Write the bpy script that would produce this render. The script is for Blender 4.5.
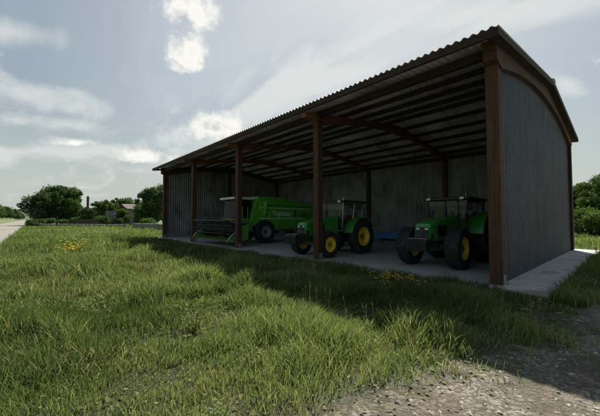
import bpy, math, random
import numpy as np
from mathutils import Vector, Matrix
from math import pi, sin, cos, radians

random.seed(7); RNG = np.random.default_rng(11)
for o in list(bpy.data.objects): bpy.data.objects.remove(o)
S = bpy.context.scene
COL = S.collection

# ------------------------------------------------------------------ camera
YAW, PITCH, EYE = 0.84, 0.0362, 1.75
cam = bpy.data.cameras.new('camera'); cam.lens = 18.0; cam.sensor_width = 36.0
cam.clip_start = 0.05; cam.clip_end = 6000
cam_o = bpy.data.objects.new('camera', cam); COL.objects.link(cam_o)
cam_o.location = (0, 0, EYE); cam_o.rotation_euler = (pi/2 + PITCH, 0, YAW)
S.camera = cam_o

def pix_dir(u, v):                      # world direction of a place in the sky
    a = (u-300)/300.1; b = (208-v)/300.1
    D = cos(PITCH)-b*sin(PITCH); U = sin(PITCH)+b*cos(PITCH)
    fx, fy = -sin(YAW), cos(YAW)
    return Vector((D*fx+a*fy, D*fy-a*fx, U)).normalized()

# ------------------------------------------------------------------ sun, exposure
SUN = Vector((-2.0, 3.9, 6.2)).normalized()
sun = bpy.data.lights.new('sun', 'SUN'); sun.energy = 5.0; sun.angle = radians(0.55); sun.color = (1.0, .93, .80)
sun_o = bpy.data.objects.new('sun', sun); COL.objects.link(sun_o)
sun_o.rotation_euler = SUN.to_track_quat('Z', 'Y').to_euler(); sun_o.location = (0, 0, 30)
S.view_settings.view_transform = 'Standard'; S.view_settings.look = 'None'
S.view_settings.gamma = 1; S.view_settings.use_curve_mapping = False
S.view_settings.exposure = 0.75
S.render.engine = 'CYCLES'; S.cycles.diffuse_bounces = 8

# ------------------------------------------------------------------ node helpers
class NT:
    def __init__(s, tree): s.t = tree; s.n = tree.nodes; s.l = tree.links
    def new(s, typ, **kw):
        n = s.n.new(typ)
        for k, v in kw.items():
            if k.startswith('i_'):
                key = k[2:]; key = int(key) if key.isdigit() else key.replace('_', ' ')
                s.put(n, key, v)
            else: setattr(n, k, v)
        return n
    def put(s, n, key, v):
        if isinstance(v, bpy.types.NodeSocket): s.l.new(v, n.inputs[key])
        else: n.inputs[key].default_value = v
    def math(s, op, a, b=0.0, c=0.0, clamp=False):
        n = s.n.new('ShaderNodeMath'); n.operation = op; n.use_clamp = clamp
        for i, v in enumerate((a, b, c)): s.put(n, i, v)
        return n.outputs[0]
    def vec(s, op, a, b=(0, 0, 0)):
        n = s.n.new('ShaderNodeVectorMath'); n.operation = op
        s.put(n, 0, a)
        if op == 'SCALE': s.put(n, 'Scale', b)
        else: s.put(n, 1, b)
        return n.outputs['Value'] if op in ('DOT_PRODUCT', 'LENGTH', 'DISTANCE') else n.outputs[0]
    def noise(s, vec, scale, detail=4, rough=.55, dist=0.0):
        n = s.n.new('ShaderNodeTexNoise'); s.put(n, 'Vector', vec)
        n.inputs['Scale'].default_value = scale; n.inputs['Detail'].default_value = detail
        n.inputs['Roughness'].default_value = rough; n.inputs['Distortion'].default_value = dist
        return n.outputs['Fac']
    def ramp(s, fac, pts, interp='LINEAR'):
        n = s.n.new('ShaderNodeValToRGB'); n.color_ramp.interpolation = interp
        e = n.color_ramp.elements
        while len(e) < len(pts): e.new(.5)
        for q, (p, c) in zip(e, pts):
            q.position = p; q.color = (c, c, c, 1) if isinstance(c, (int, float)) else (*c, 1)
        s.put(n, 'Fac', fac); return n.outputs['Color']
    def mix(s, fac, a, b, mode='MIX'):
        n = s.n.new('ShaderNodeMix'); n.data_type = 'RGBA'; n.blend_type = mode
        s.put(n, 0, fac)
        for i, v in ((6, a), (7, b)):
            if isinstance(v, tuple) and len(v) == 3: v = (*v, 1)
            s.put(n, i, v)
        return n.outputs[2]
    def smooth(s, v, a, b, lo=0.0, hi=1.0):
        n = s.n.new('ShaderNodeMapRange'); n.interpolation_type = 'SMOOTHSTEP'
        for i, q in enumerate((v, a, b, lo, hi)): s.put(n, i, q)
        return n.outputs[0]

# ------------------------------------------------------------------ world: sky with clouds
W = bpy.data.worlds.new('World'); S.world = W; W.use_nodes = True
w = NT(W.node_tree); w.n.clear()
sky = w.new('ShaderNodeTexSky', sky_type='NISHITA', sun_disc=False,
            sun_elevation=math.asin(SUN.z), sun_rotation=math.atan2(SUN.x, SUN.y))
sky.air_density = 1.2; sky.dust_density = 2.2; sky.ozone_density = 1.0
dirv = w.vec('NORMALIZE', w.new('ShaderNodeTexCoord').outputs['Generated'])
sep = w.new('ShaderNodeSeparateXYZ', i_0=dirv)
hz = w.math('MAXIMUM', sep.outputs[2], 0.02)
plane = w.new('ShaderNodeCombineXYZ', i_0=w.math('DIVIDE', sep.outputs[0], w.math('ADD', hz, .12)),
              i_1=w.math('DIVIDE', sep.outputs[1], w.math('ADD', hz, .12)), i_2=0.0).outputs[0]
puff = w.noise(dirv, 16, 7, .6, .3)
fine = w.noise(dirv, 42, 5, .6)
wisp_v = w.new('ShaderNodeMapping', i_Vector=plane, i_Rotation=(0, 0, .5), i_Scale=(.8, 1.9, 1)).outputs[0]
wisp = w.noise(wisp_v, 1.3, 8, .6, .7)
def blob(u, v, su, sv, ang=0.0):
    c = pix_dir(u, v); t = pix_dir(u+4, v+4*math.tan(radians(ang))) - c; t -= c*t.dot(c); t.normalize()
    up = c.cross(t).normalized()
    k = 300.0/ max(.35, c.dot(pix_dir(300, 208)))          # pixels per radian there, roughly
    df = w.vec('SUBTRACT', dirv, tuple(c))
    a = w.vec('DOT_PRODUCT', df, tuple(t*(k/su))); b = w.vec('DOT_PRODUCT', df, tuple(up*(k/sv)))
    r = w.math('SQRT', w.math('ADD', w.math('MULTIPLY', a, a), w.math('MULTIPLY', b, b)))
    return w.math('SUBTRACT', 1.0, r)
def vmax(*xs):
    r = xs[0]
    for x in xs[1:]: r = w.math('MAXIMUM', r, x)
    return r
cum = vmax(blob(176, 6, 24, 20), blob(200, 14, 26, 22), blob(193, 51, 31, 23), blob(186, 62, 24, 16), blob(214, 127, 40, 23), blob(140, 157, 40, 11), blob(76, 143, 24, 6), blob(640, 60, 40, 20), blob(-60, 60, 50, 22))
cumv = w.math('ADD', cum, w.math('MULTIPLY', w.math('SUBTRACT', w.math('ADD', w.math('MULTIPLY', puff, .7), w.math('MULTIPLY', fine, .3)), .5), 2.5))
cum_a = w.smooth(cumv, .16, .85)
cum_core = w.math('MULTIPLY', w.smooth(cumv, .6, 1.15), w.smooth(blob(214, 130, 60, 30), 0.0, .5, .25, 1.0))
cir = vmax(blob(20, 92, 88, 26, 14), blob(60, 124, 60, 12, 8), blob(10, 32, 80, 24, 4), blob(290, 92, 220, 36, -24), blob(500, 12, 150, 24, -10), blob(566, 84, 26, 12, 20), blob(90, 150, 120, 12, -3), blob(76, 143, 40, 8, 2), blob(220, 120, 170, 14, -20), blob(330, 60, 160, 16, -28))
cir_a = w.math('MULTIPLY', w.smooth(w.math('ADD', cir, w.math('MULTIPLY', w.math('SUBTRACT', wisp, .5), 2.6)), .05, .9), .62)
veil = w.math('MULTIPLY', w.math('MULTIPLY', w.smooth(blob(310, 50, 330, 200), 0.0, .8), w.smooth(wisp, .25, .75, .55, 1.0)), .56)
base = w.mix(1.0, sky.outputs[0], (1.0, 1.01, .93), 'MULTIPLY')
grey = w.mix(.55, base, (2.35, 2.85, 3.1))            # thin haze of a bright day
low = w.smooth(sep.outputs[2], 0.0, .36, .8, 0.0)
grey = w.mix(low, grey, (5.0, 5.4, 5.0))
c1 = w.mix(veil, grey, (6.6, 6.9, 7.1))
c2 = w.mix(cir_a, c1, (7.0, 7.2, 6.9))
c3 = w.mix(w.math('MULTIPLY', cum_a, .92), c2, w.mix(cum_core, (9.2, 9.0, 8.3), (5.9, 6.0, 5.9)))
bg = w.new('ShaderNodeBackground', i_Color=c3, i_Strength=0.068)
w.l.new(bg.outputs[0], w.new('ShaderNodeOutputWorld').inputs[0])

# ------------------------------------------------------------------ materials
def mat(name):
    m = bpy.data.materials.new(name); m.use_nodes = True
    t = NT(m.node_tree); b = t.n['Principled BSDF']
    return m, t, b
def oc(t): return t.new('ShaderNodeTexCoord').outputs['Object']
def bump(t, b, h, strength=.3, dist=.02):
    n = t.new('ShaderNodeBump', i_Height=h, i_Strength=strength, i_Distance=dist)
    t.l.new(n.outputs[0], b.inputs['Normal'])
def simple(name, col, rough=.5, metal=0.0, var=.15, scale=6, dirt=None, bmp=0.0, coat=0.0, splash=0.0):
    m, t, b = mat(name); v = oc(t)
    n = t.noise(v, scale, 5, .6)
    lo = tuple(c*(1-var) for c in col); hi = tuple(min(1, c*(1+var)) for c in col)
    c = t.ramp(n, [(.3, lo), (.7, hi)])
    if dirt:
        d = t.noise(v, scale*.6, 7, .7)
        c = t.mix(t.smooth(d, .48, .72, 0, dirt[1]), c, dirt[0])
    if splash:                                             # dried mud thrown up on the lower half of a machine
        z = t.new('ShaderNodeSeparateXYZ', i_0=v).outputs[2]
        q = t.math('ADD', t.math('MULTIPLY', t.math('SUBTRACT', 1.25, z), .9), t.math('MULTIPLY', t.math('SUBTRACT', t.noise(v, 7, 7, .7), .5), 2.2))
        c = t.mix(t.smooth(q, .1, 1.2, 0, splash), c, (.13, .10, .065))
    t.put(b, 'Base Color', c); b.inputs['Roughness'].default_value = rough; b.inputs['Metallic'].default_value = metal
    t.put(b, 'Roughness', t.smooth(t.noise(v, scale*2.3, 4), .3, .7, max(0, rough-.1), min(1, rough+.12)))
    b.inputs['Coat Weight'].default_value = coat
    if bmp: bump(t, b, t.noise(v, scale*8, 4), bmp, .01)
    return m
M = {}
DUST = (.20, .17, .12)
M['green'] = simple('green_paint', (.032, .235, .022), .36, 0, .1, 3, (DUST, .35), coat=.3, splash=.7)
M['cgreen'] = simple('combine_green_paint', (.09, .43, .035), .42, 0, .12, 2.5, (DUST, .45), coat=.15, splash=.6)
M['dgreen'] = simple('dark_green_castings', (.012, .07, .015), .5, 0, .2, 5, (DUST, .5), splash=.8)
M['yellow'] = simple('yellow_paint', (.85, .60, .03), .42, 0, .1, 5, ((.25, .17, .07), .5))
M['rubber'] = simple('tyre_rubber', (.018, .018, .019), .8, 0, .3, 8, ((.10, .085, .065), .45), .3)
M['black'] = simple('black_paint', (.012, .012, .014), .6, 0, .3, 6, (DUST, .25))
M['greyrim'] = simple('grey_rim_paint', (.30, .31, .33), .5, 0, .15, 5, (DUST, .4))
M['steel'] = simple('worn_steel', (.34, .34, .33), .42, .6, .25, 9, ((.14, .08, .05), .5))
M['white'] = simple('white_paint', (.82, .83, .80), .4, 0, .06, 4, (DUST, .3))
M['blue'] = simple('blue_paint', (.05, .19, .50), .45, 0, .15, 5, (DUST, .4))
M['seat'] = simple('seat_fabric', (.05, .045, .04), .9, 0, .3, 30, None, .3)
M['redseat'] = simple('red_vinyl', (.22, .03, .025), .6, 0, .2, 9)
M['lamp'] = simple('lamp_lens', (.65, .66, .62), .15, 0, .1, 30)
M['amber'] = simple('amber_lens', (.65, .26, .02), .25, 0, .1, 30)
M['roofdark'] = simple('dark_cab_roof', (.02, .03, .02), .4, 0, .3, 4, (DUST, .3))
def glass(name, tint=(.6, .68, .66), tr=.75, shine=.8):
    m, t, b = mat(name)
    g = t.new('ShaderNodeBsdfGlossy', i_Color=(1, 1, 1, 1), i_Roughness=.04)
    tp = t.new('ShaderNodeBsdfTransparent', i_Color=(*tint, 1))
    bf = t.new('ShaderNodeNewGeometry').outputs['Backfacing']     # a pane reflects alike from both sides
    fr = t.new('ShaderNodeFresnel', i_IOR=t.math('SUBTRACT', 1.5, t.math('MULTIPLY', bf, 1.5-1/1.5)))
    dirt = t.new('ShaderNodeBsdfDiffuse', i_Color=(.3, .3, .27, 1))
    m1 = t.new('ShaderNodeMixShader', i_0=t.math('MULTIPLY', fr.outputs[0], shine)); t.l.new(tp.outputs[0], m1.inputs[1]); t.l.new(g.outputs[0], m1.inputs[2])
    f2 = t.smooth(t.noise(oc(t), 5, 5), .4, .8, .005, (1-tr)*.3)
    m2 = t.new('ShaderNodeMixShader', i_0=f2); t.l.new(m1.outputs[0], m2.inputs[1]); t.l.new(dirt.outputs[0], m2.inputs[2])
    t.l.new(m2.outputs[0], t.n['Material Output'].inputs[0]); return m
M['glass'] = glass('cab_glass')
M['dglass'] = glass('dark_cab_glass', (.16, .19, .18), 1.0, .35)

def metal_sheet(name, base, rust, streak_axis='z', amount=.5, rough=.6, metal=.2, fine=7.0):
    m, t, b = mat(name); v = oc(t)
    sc = (fine, fine, .35) if streak_axis == 'z' else (7, .35, 7)
    mv = t.new('ShaderNodeMapping', i_Vector=v, i_Scale=sc).outputs[0]
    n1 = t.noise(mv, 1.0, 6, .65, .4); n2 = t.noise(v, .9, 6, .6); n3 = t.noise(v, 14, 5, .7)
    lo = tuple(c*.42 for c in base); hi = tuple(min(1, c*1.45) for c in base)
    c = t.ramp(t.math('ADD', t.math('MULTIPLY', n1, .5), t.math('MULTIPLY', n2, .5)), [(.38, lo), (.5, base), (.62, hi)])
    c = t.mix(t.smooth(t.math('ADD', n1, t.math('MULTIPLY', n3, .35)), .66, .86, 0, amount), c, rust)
    # sheet laps: one metre wide sheets each a bit different
    sp = t.new('ShaderNodeSeparateXYZ', i_0=v)
    idx = t.math('FLOOR', t.math('MULTIPLY', t.math('ADD', sp.outputs[0], sp.outputs[1] if streak_axis == 'z' else 0.0), 1/1.0))
    wn = t.new('ShaderNodeTexWhiteNoise', noise_dimensions='1D', i_W=idx).outputs[0]
    c = t.mix(1.0, c, t.ramp(wn, [(0, .78), (1, 1.0)]), 'MULTIPLY')
    t.put(b, 'Base Color', c); b.inputs['Metallic'].default_value = metal
    t.put(b, 'Roughness', t.smooth(n3, .3, .7, rough-.12, rough+.15))
    bump(t, b, n3, .25, .006); return m
M['siding'] = metal_sheet('weathered_galvanised_siding', (.23, .235, .24), (.11, .08, .065), 'z', .4)
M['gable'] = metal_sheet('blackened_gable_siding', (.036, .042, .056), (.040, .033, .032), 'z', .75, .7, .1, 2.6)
M['roofing'] = metal_sheet('weathered_roof_sheet', (.78, .77, .74), (.34, .26, .20), 'y', .35, .7, 0.0)

def wood(name, col, axis='z', rough=.8):
    m, t, b = mat(name); v = oc(t)
    sc = {'z': (14, 14, .9), 'x': (.9, 14, 14), 'y': (14, .9, 14)}[axis]
    mv = t.new('ShaderNodeMapping', i_Vector=v, i_Scale=sc).outputs[0]
    n1 = t.noise(mv, 1.3, 7, .65, .8); n2 = t.noise(v, 1.2, 5)
    lo = tuple(c*.4 for c in col); hi = tuple(c*1.7 for c in col)
    c = t.ramp(n1, [(.32, lo), (.52, col), (.7, hi)])
    c = t.mix(t.smooth(n2, .5, .75, 0, .45), c, tuple(q*.5 for q in col))
    t.put(b, 'Base Color', c); b.inputs['Roughness'].default_value = rough
    bump(t, b, n1, .5, .01); return m
M['post'] = wood('stained_post_timber', (.070, .029, .011), 'z')
M['lit_beam'] = wood('lit_stained_beam_timber', (.17, .075, .032), 'y')  # paler copy for the inner beams; light on them is put into the colour
M['end_beam'] = wood('end_beam_timber', (.075, .032, .013), 'y')
M['purlin'] = wood('dark_purlin_timber', (.03, .016, .010), 'x')
M['oldwood'] = wood('old_dark_wood', (.06, .045, .03), 'z')

def m_concrete():
    m, t, b = mat('stained_concrete'); v = oc(t)
    a = t.noise(v, .55, 7, .6); c_ = t.noise(v, 5, 8, .7); f = t.noise(v, 60, 3)
    c = t.ramp(t.math('ADD', t.math('MULTIPLY', a, .6), t.math('MULTIPLY', c_, .4)), [(.3, (.27, .27, .265)), (.55, (.42, .42, .415)), (.75, (.52, .515, .50))])
    sp = t.new('ShaderNodeSeparateXYZ', i_0=v)
    def joint(s, per, off):
        q = t.math('ABSOLUTE', t.math('SUBTRACT', t.math('FRACT', t.math('DIVIDE', t.math('ADD', s, off), per)), .5))
        return t.smooth(q, .4975, .4995, 0, 1)
    j = t.math('MAXIMUM', joint(sp.outputs[0], 3.25, 2.4+1.6), joint(sp.outputs[1], 3.2, -9+1.6))
    c = t.mix(t.math('MULTIPLY', j, .8), c, (.05, .05, .05))
    mx = t.math('MINIMUM', t.math('ABSOLUTE', t.math('SUBTRACT', t.math('ABSOLUTE', t.math('ADD', sp.outputs[0], 4.85)), .86)), t.math('ABSOLUTE', t.math('SUBTRACT', t.math('ABSOLUTE', t.math('ADD', sp.outputs[0], 9.85)), .87)))
    tyre = t.math('MULTIPLY', t.smooth(mx, .10, .24, 1, 0), t.smooth(c_, .40, .62, 0, .5))
    c = t.mix(tyre, c, (.13, .115, .09))
    edge = t.math('ADD', t.smooth(sp.outputs[1], 8.3, 9.6, .55, 0), t.smooth(sp.outputs[0], -2.0, -1.25, 0, .45))
    c = t.mix(t.smooth(t.math('ADD', edge, t.math('MULTIPLY', t.math('SUBTRACT', t.noise(v, 3.5, 8, .7), .5), 1.4)), .2, .7, 0, .75), c, (.12, .105, .075))
    oil = t.smooth(t.noise(v, .8, 4, .7, .6), .57, .70, 0, .7)
    c = t.mix(oil, c, (.12, .11, .10))
    t.put(b, 'Base Color', c); b.inputs['Roughness'].default_value = .85
    bump(t, b, t.math('ADD', c_, t.math('MULTIPLY', f, .4)), .3, .01); return m
M['concrete'] = m_concrete()

def m_ground():
    m, t, b = mat('meadow_soil'); v = oc(t)
    a = t.noise(v, .12, 6, .6); f = t.noise(v, 3.2, 8, .7); g = t.noise(v, 30, 5, .7)
    geo = t.new('ShaderNodeNewGeometry').outputs['Position']
    d = t.vec('LENGTH', geo)
    near = t.ramp(f, [(.3, (.024, .020, .012)), (.5, (.04, .042, .018)), (.7, (.06, .07, .026))])
    far = t.ramp(t.math('ADD', t.math('MULTIPLY', a, .55), t.math('MULTIPLY', f, .45)), [(.35, (.07, .11, .03)), (.55, (.11, .15, .045)), (.7, (.16, .17, .06))])
    c = t.mix(t.smooth(d, 18, 60), near, far)      # dark soil close by blends into green meadow colour with distance
    t.put(b, 'Base Color', c); b.inputs['Roughness'].default_value = .95
    bump(t, b, t.math('ADD', f, g), .8, .05); return m
M['ground'] = m_ground()
def m_gravel():
    m, t, b = mat('gravel_track'); v = oc(t)
    vo = t.new('ShaderNodeTexVoronoi', i_Vector=v, i_Scale=38.0); vo2 = t.new('ShaderNodeTexVoronoi', i_Vector=v, i_Scale=14.0)
    big = t.noise(v, 1.4, 6, .65)
    cs = t.ramp(t.new('ShaderNodeSeparateColor', i_0=vo.outputs['Color']).outputs[0], [(0, (.058, .050, .038)), (.5, (.125, .112, .088)), (1, (.27, .25, .21))])
    soil = t.ramp(t.noise(v, 20, 6, .7), [(.3, (.038, .031, .021)), (.7, (.095, .079, .057))])
    c = t.mix(t.smooth(big, .40, .58, .1, .9), cs, soil)
    c = t.mix(t.smooth(t.noise(v, .7, 5, .6), .50, .66, 0, .5), c, (.055, .062, .026))
    at = t.new('ShaderNodeAttribute', attribute_name='tone').outputs['Fac']
    f = t.noise(v, 3.2, 8, .7)
    meadow = t.ramp(f, [(.3, (.024, .020, .012)), (.5, (.04, .042, .018)), (.7, (.06, .07, .026))])
    ed = t.math('ADD', at, t.math('MULTIPLY', t.math('SUBTRACT', t.noise(v, 4.5, 8, .75), .5), 2.0))
    c = t.mix(t.smooth(ed, .3, .62), meadow, c)
    t.put(b, 'Base Color', c); b.inputs['Roughness'].default_value = .92
    h = t.math('ADD', t.math('SUBTRACT', 1.0, vo.outputs['Distance']), t.math('MULTIPLY', t.math('SUBTRACT', 1.0, vo2.outputs['Distance']), .8))
    bump(t, b, h, .7, .02); return m
M['gravel'] = m_gravel()
def m_stone(name, lo, hi):
    m, t, b = mat(name)
    at = t.new('ShaderNodeAttribute', attribute_name='tone').outputs['Fac']
    n = t.noise(oc(t), 30, 5, .65)
    c = t.ramp(at, [(0, lo), (1, hi)])
    c = t.mix(1.0, c, t.ramp(n, [(.3, .7), (.7, 1.0)]), 'MULTIPLY')
    t.put(b, 'Base Color', c); b.inputs['Roughness'].default_value = .85
    bump(t, b, n, .4, .005); return m
M['stones'] = m_stone('pale_stones', (.10, .088, .072), (.46, .43, .38))
def m_road():
    m, t, b = mat('worn_pale_asphalt'); v = oc(t)
    n = t.noise(v, .5, 6, .6); f = t.noise(v, 60, 5, .7)
    c = t.ramp(t.math('ADD', t.math('MULTIPLY', n, .6), t.math('MULTIPLY', f, .4)), [(.3, (.15, .143, .135)), (.7, (.25, .235, .22))])
    t.put(b, 'Base Color', c); b.inputs['Roughness'].default_value = .9; bump(t, b, f, .4, .01); return m
M['road'] = m_road()
M['seam'] = simple('tar_seam', (.09, .088, .085), .8)

def m_leaf(name, pts, trans=.35, rough=.6, spec=.2):
    m, t, b = mat(name)
    at = t.new('ShaderNodeAttribute', attribute_name='tone').outputs['Fac']
    c = t.ramp(at, pts)
    t.put(b, 'Base Color', c); b.inputs['Roughness'].default_value = rough
    b.inputs['Specular IOR Level'].default_value = spec
    tr = t.new('ShaderNodeBsdfTranslucent', i_Color=t.mix(1.0, c, (1.0, 1.0, .65), 'MULTIPLY'))
    ms = t.new('ShaderNodeMixShader', i_0=trans)
    t.l.new(b.outputs[0], ms.inputs[1]); t.l.new(tr.outputs[0], ms.inputs[2])
    t.l.new(ms.outputs[0], t.n['Material Output'].inputs[0]); return m
M['grass'] = m_leaf('grass_blades', [(0, (.058, .096, .033)), (.4, (.150, .205, .078)), (.75, (.27, .325, .14)), (.88, (.28, .29, .155)), (1, (.38, .35, .22))], .55, .8, .06)
M['leaf_a'] = m_leaf('leaves_mid_green', [(0, (.028, .065, .018)), (.6, (.065, .125, .03)), (1, (.115, .19, .045))], .35)
M['leaf_b'] = m_leaf('leaves_dark_green', [(0, (.022, .05, .016)), (.6, (.05, .10, .028)), (1, (.09, .155, .04))], .3)
M['leaf_c'] = m_leaf('leaves_fresh_green', [(0, (.04, .08, .015)), (.6, (.085, .15, .03)), (1, (.13, .20, .045))], .4)
M['weed'] = m_leaf('weed_leaves', [(0, (.07, .12, .03)), (1, (.20, .25, .07))], .4)
M['straw'] = m_leaf('dry_stalks', [(0, (.22, .20, .08)), (1, (.42, .36, .18))], .3)
M['olive'] = m_leaf('olive_weed_leaves', [(0, (.10, .11, .035)), (1, (.24, .22, .09))], .4)
M['petal'] = m_leaf('yellow_petals', [(0, (.66, .44, .02)), (1, (.84, .64, .05))], .3)
M['bark'] = wood('bark', (.075, .06, .045), 'z', .95)
M['stonewall'] = simple('grey_rubble_stone', (.20, .19, .185), .9, 0, .35, 3, ((.12, .115, .10), .7), .5)
M['render'] = simple('old_house_render', (.19, .185, .195), .9, 0, .2, 1.2, ((.16, .15, .14), .7), .3)
M['tiles'] = simple('dark_roof_tiles', (.085, .075, .07), .8, 0, .3, 3, ((.15, .09, .06), .5), .5)
M['brick'] = simple('dark_brick', (.13, .085, .065), .9, 0, .3, 6, None, .5)
M['dark_panel'] = simple('painted_dark_interior', (.02, .02, .022), .6)  # near-black colour on flat panels stands in for the shade inside openings
M['hill'] = simple('far_hillside', (.055, .085, .035), .95, 0, .35, .03)
M['bank'] = simple('grassy_bank', (.09, .12, .04), .95, 0, .35, .4, None, .6)

# ------------------------------------------------------------------ mesh helpers
def link(name, me, m, parent=None, smooth=False):
    o = bpy.data.objects.new(name, me); COL.objects.link(o)
    if m is not None:
        for q in (m if isinstance(m, (list, tuple)) else [m]): me.materials.append(q)
    if parent is not None: o.parent = parent
    if smooth: me.polygons.foreach_set('use_smooth', [True]*len(me.polygons)); me.update()
    return o
def tag(o, label=None, cat=None, group=None, kind=None):
    if label: o['label'] = label
    if cat: o['category'] = cat
    if group: o['group'] = group
    if kind: o['kind'] = kind
    return o
def empty(name, loc=(0, 0, 0), rz=0.0):
    o = bpy.data.objects.new(name, None); COL.objects.link(o); o.location = loc; o.rotation_euler = (0, 0, rz)
    o.empty_display_size = .3; return o
def children(o): return [c for c in bpy.data.objects if c.parent == o]
def copy_tree(o, parent=None):
    kids = children(o)
    c = o.copy(); COL.objects.link(c)
    if parent is not None: c.parent = parent
    for k in kids: copy_tree(k, c)
    return c
class MB:
    def __init__(s): s.v = []; s.f = []
    def add(s, vs, fs):
        k = len(s.v); s.v += [tuple(q) for q in vs]; s.f += [tuple(i+k for i in f) for f in fs]; return s
    def box(s, c, size, rot=None, b=0.0):
        hx, hy, hz_ = (q/2 for q in size)
        if b <= 0:
            vs = [Vector((x*hx, y*hy, z*hz_)) for x in (-1, 1) for y in (-1, 1) for z in (-1, 1)]
            fs = [(0, 1, 3, 2), (4, 6, 7, 5), (0, 4, 5, 1), (2, 3, 7, 6), (0, 2, 6, 4), (1, 5, 7, 3)]
        else:
            b = min(b, hx*.9, hy*.9, hz_*.9); vs = []; idx = {}
            for x in (-1, 1):
                for y in (-1, 1):
                    for z in (-1, 1):
                        idx[x, y, z] = len(vs)
                        vs += [Vector((x*hx, y*(hy-b), z*(hz_-b))), Vector((x*(hx-b), y*hy, z*(hz_-b))), Vector((x*(hx-b), y*(hy-b), z*hz_))]
            fs = []
            I = lambda x, y, z, a: idx[x, y, z]+a
            for q in (-1, 1):
                fs.append((I(q,-1,-1,0), I(q,1,-1,0), I(q,1,1,0), I(q,-1,1,0))); fs.append((I(-1,q,-1,1), I(1,q,-1,1), I(1,q,1,1), I(-1,q,1,1)))
                fs.append((I(-1,-1,q,2), I(1,-1,q,2), I(1,1,q,2), I(-1,1,q,2)))
                for r in (-1, 1):
                    fs.append((I(q,r,-1,0), I(q,r,1,0), I(q,r,1,1), I(q,r,-1,1)))
                    fs.append((I(q,-1,r,0), I(q,1,r,0), I(q,1,r,2), I(q,-1,r,2)))
                    fs.append((I(-1,q,r,1), I(1,q,r,1), I(1,q,r,2), I(-1,q,r,2)))
            for x in (-1, 1):
                for y in (-1, 1):
                    for z in (-1, 1): fs.append((I(x,y,z,0), I(x,y,z,1), I(x,y,z,2)))
        if rot is not None: vs = [rot @ q for q in vs]
        c = Vector(c); return s.add([q+c for q in vs], fs)
    def tube(s, pts, r, n=8, cap=True):
        pts = [Vector(p) for p in pts]; rs = r if isinstance(r, (list, tuple)) else [r]*len(pts)
        base = len(s.v); up = None
        for i, p in enumerate(pts):
            d = (pts[min(i+1, len(pts)-1)]-pts[max(i-1, 0)]).normalized()
            if up is None: up = Vector((0, 0, 1)) if abs(d.z) < .9 else Vector((1, 0, 0))
            a = d.cross(up); a = a.normalized() if a.length > 1e-5 else Vector((1, 0, 0)); bb = a.cross(d).normalized(); up = bb
            s.v += [tuple(p+a*(cos(2*pi*k/n)*rs[i])+bb*(sin(2*pi*k/n)*rs[i])) for k in range(n)]
        for i in range(len(pts)-1):
            for k in range(n):
                q = base+i*n; s.f.append((q+k, q+(k+1) % n, q+n+(k+1) % n, q+n+k))
        if cap:
            s.f.append(tuple(base+k for k in range(n))[::-1]); s.f.append(tuple(base+(len(pts)-1)*n+k for k in range(n)))
        return s
    def lathe(s, prof, n=32, axis='x', c=(0, 0, 0)):     # prof: (along, radius)
        base = len(s.v)
        for a, r in prof:
            for k in range(n):
                q = 2*pi*k/n; u, v = cos(q)*r, sin(q)*r
                p = {'x': (a, u, v), 'y': (u, a, v), 'z': (u, v, a)}[axis]
                s.v.append((p[0]+c[0], p[1]+c[1], p[2]+c[2]))
        for i in range(len(prof)-1):
            for k in range(n):
                q = base+i*n; s.f.append((q+k, q+(k+1) % n, q+n+(k+1) % n, q+n+k))
        return s
    def prism(s, poly, x0, x1, axis='x'):                # poly in the other two axes
        n = len(poly); base = len(s.v)
        for x in (x0, x1):
            for a, b in poly: s.v.append({'x': (x, a, b), 'y': (a, x, b), 'z': (a, b, x)}[axis])
        s.f.append(tuple(base+i for i in range(n))[::-1]); s.f.append(tuple(base+n+i for i in range(n)))
        for i in range(n): s.f.append((base+i, base+(i+1) % n, base+n+(i+1) % n, base+n+i))
        return s
    def loft(s, secs):                                    # closed rings of equal length
        base = len(s.v); n = len(secs[0])
        for r in secs: s.v += [tuple(p) for p in r]
        for i in range(len(secs)-1):
            for k in range(n):
                q = base+i*n; s.f.append((q+k, q+(k+1) % n, q+n+(k+1) % n, q+n+k))
        s.f.append(tuple(base+k for k in range(n))[::-1]); s.f.append(tuple(base+(len(secs)-1)*n+k for k in range(n)))
        return s
    def build(s, name, m, parent=None, smooth=False, bevel=0.0):
        me = bpy.data.meshes.new(name); me.from_pydata(s.v, [], s.f); me.validate(); me.update()
        import bmesh
        bm = bmesh.new(); bm.from_mesh(me); bmesh.ops.recalc_face_normals(bm, faces=bm.faces); bm.to_mesh(me); bm.free()
        o = link(name, me, m, parent, smooth)
        if smooth:
            me.set_sharp_from_angle(angle=radians(38))
        if bevel:
            q = o.modifiers.new('bevel', 'BEVEL'); q.width = bevel; q.segments = 2; q.limit_method = 'ANGLE'
        return o
def np_mesh(name, V, F, m, tone=None, parent=None):      # F: (n,k) equal-size faces
    me = bpy.data.meshes.new(name)
    V = np.ascontiguousarray(V, np.float32); F = np.ascontiguousarray(F, np.int32)
    n, k = F.shape
    me.vertices.add(len(V)); me.vertices.foreach_set('co', V.ravel())
    me.loops.add(n*k); me.loops.foreach_set('vertex_index', F.ravel())
    me.polygons.add(n); me.polygons.foreach_set('loop_start', np.arange(0, n*k, k, dtype=np.int32))
    if tone is not None:
        a = me.attributes.new('tone', 'FLOAT', 'POINT'); a.data.foreach_set('value', np.ascontiguousarray(tone, np.float32))
    me.update(calc_edges=True)
    return link(name, me, m, parent)
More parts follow.
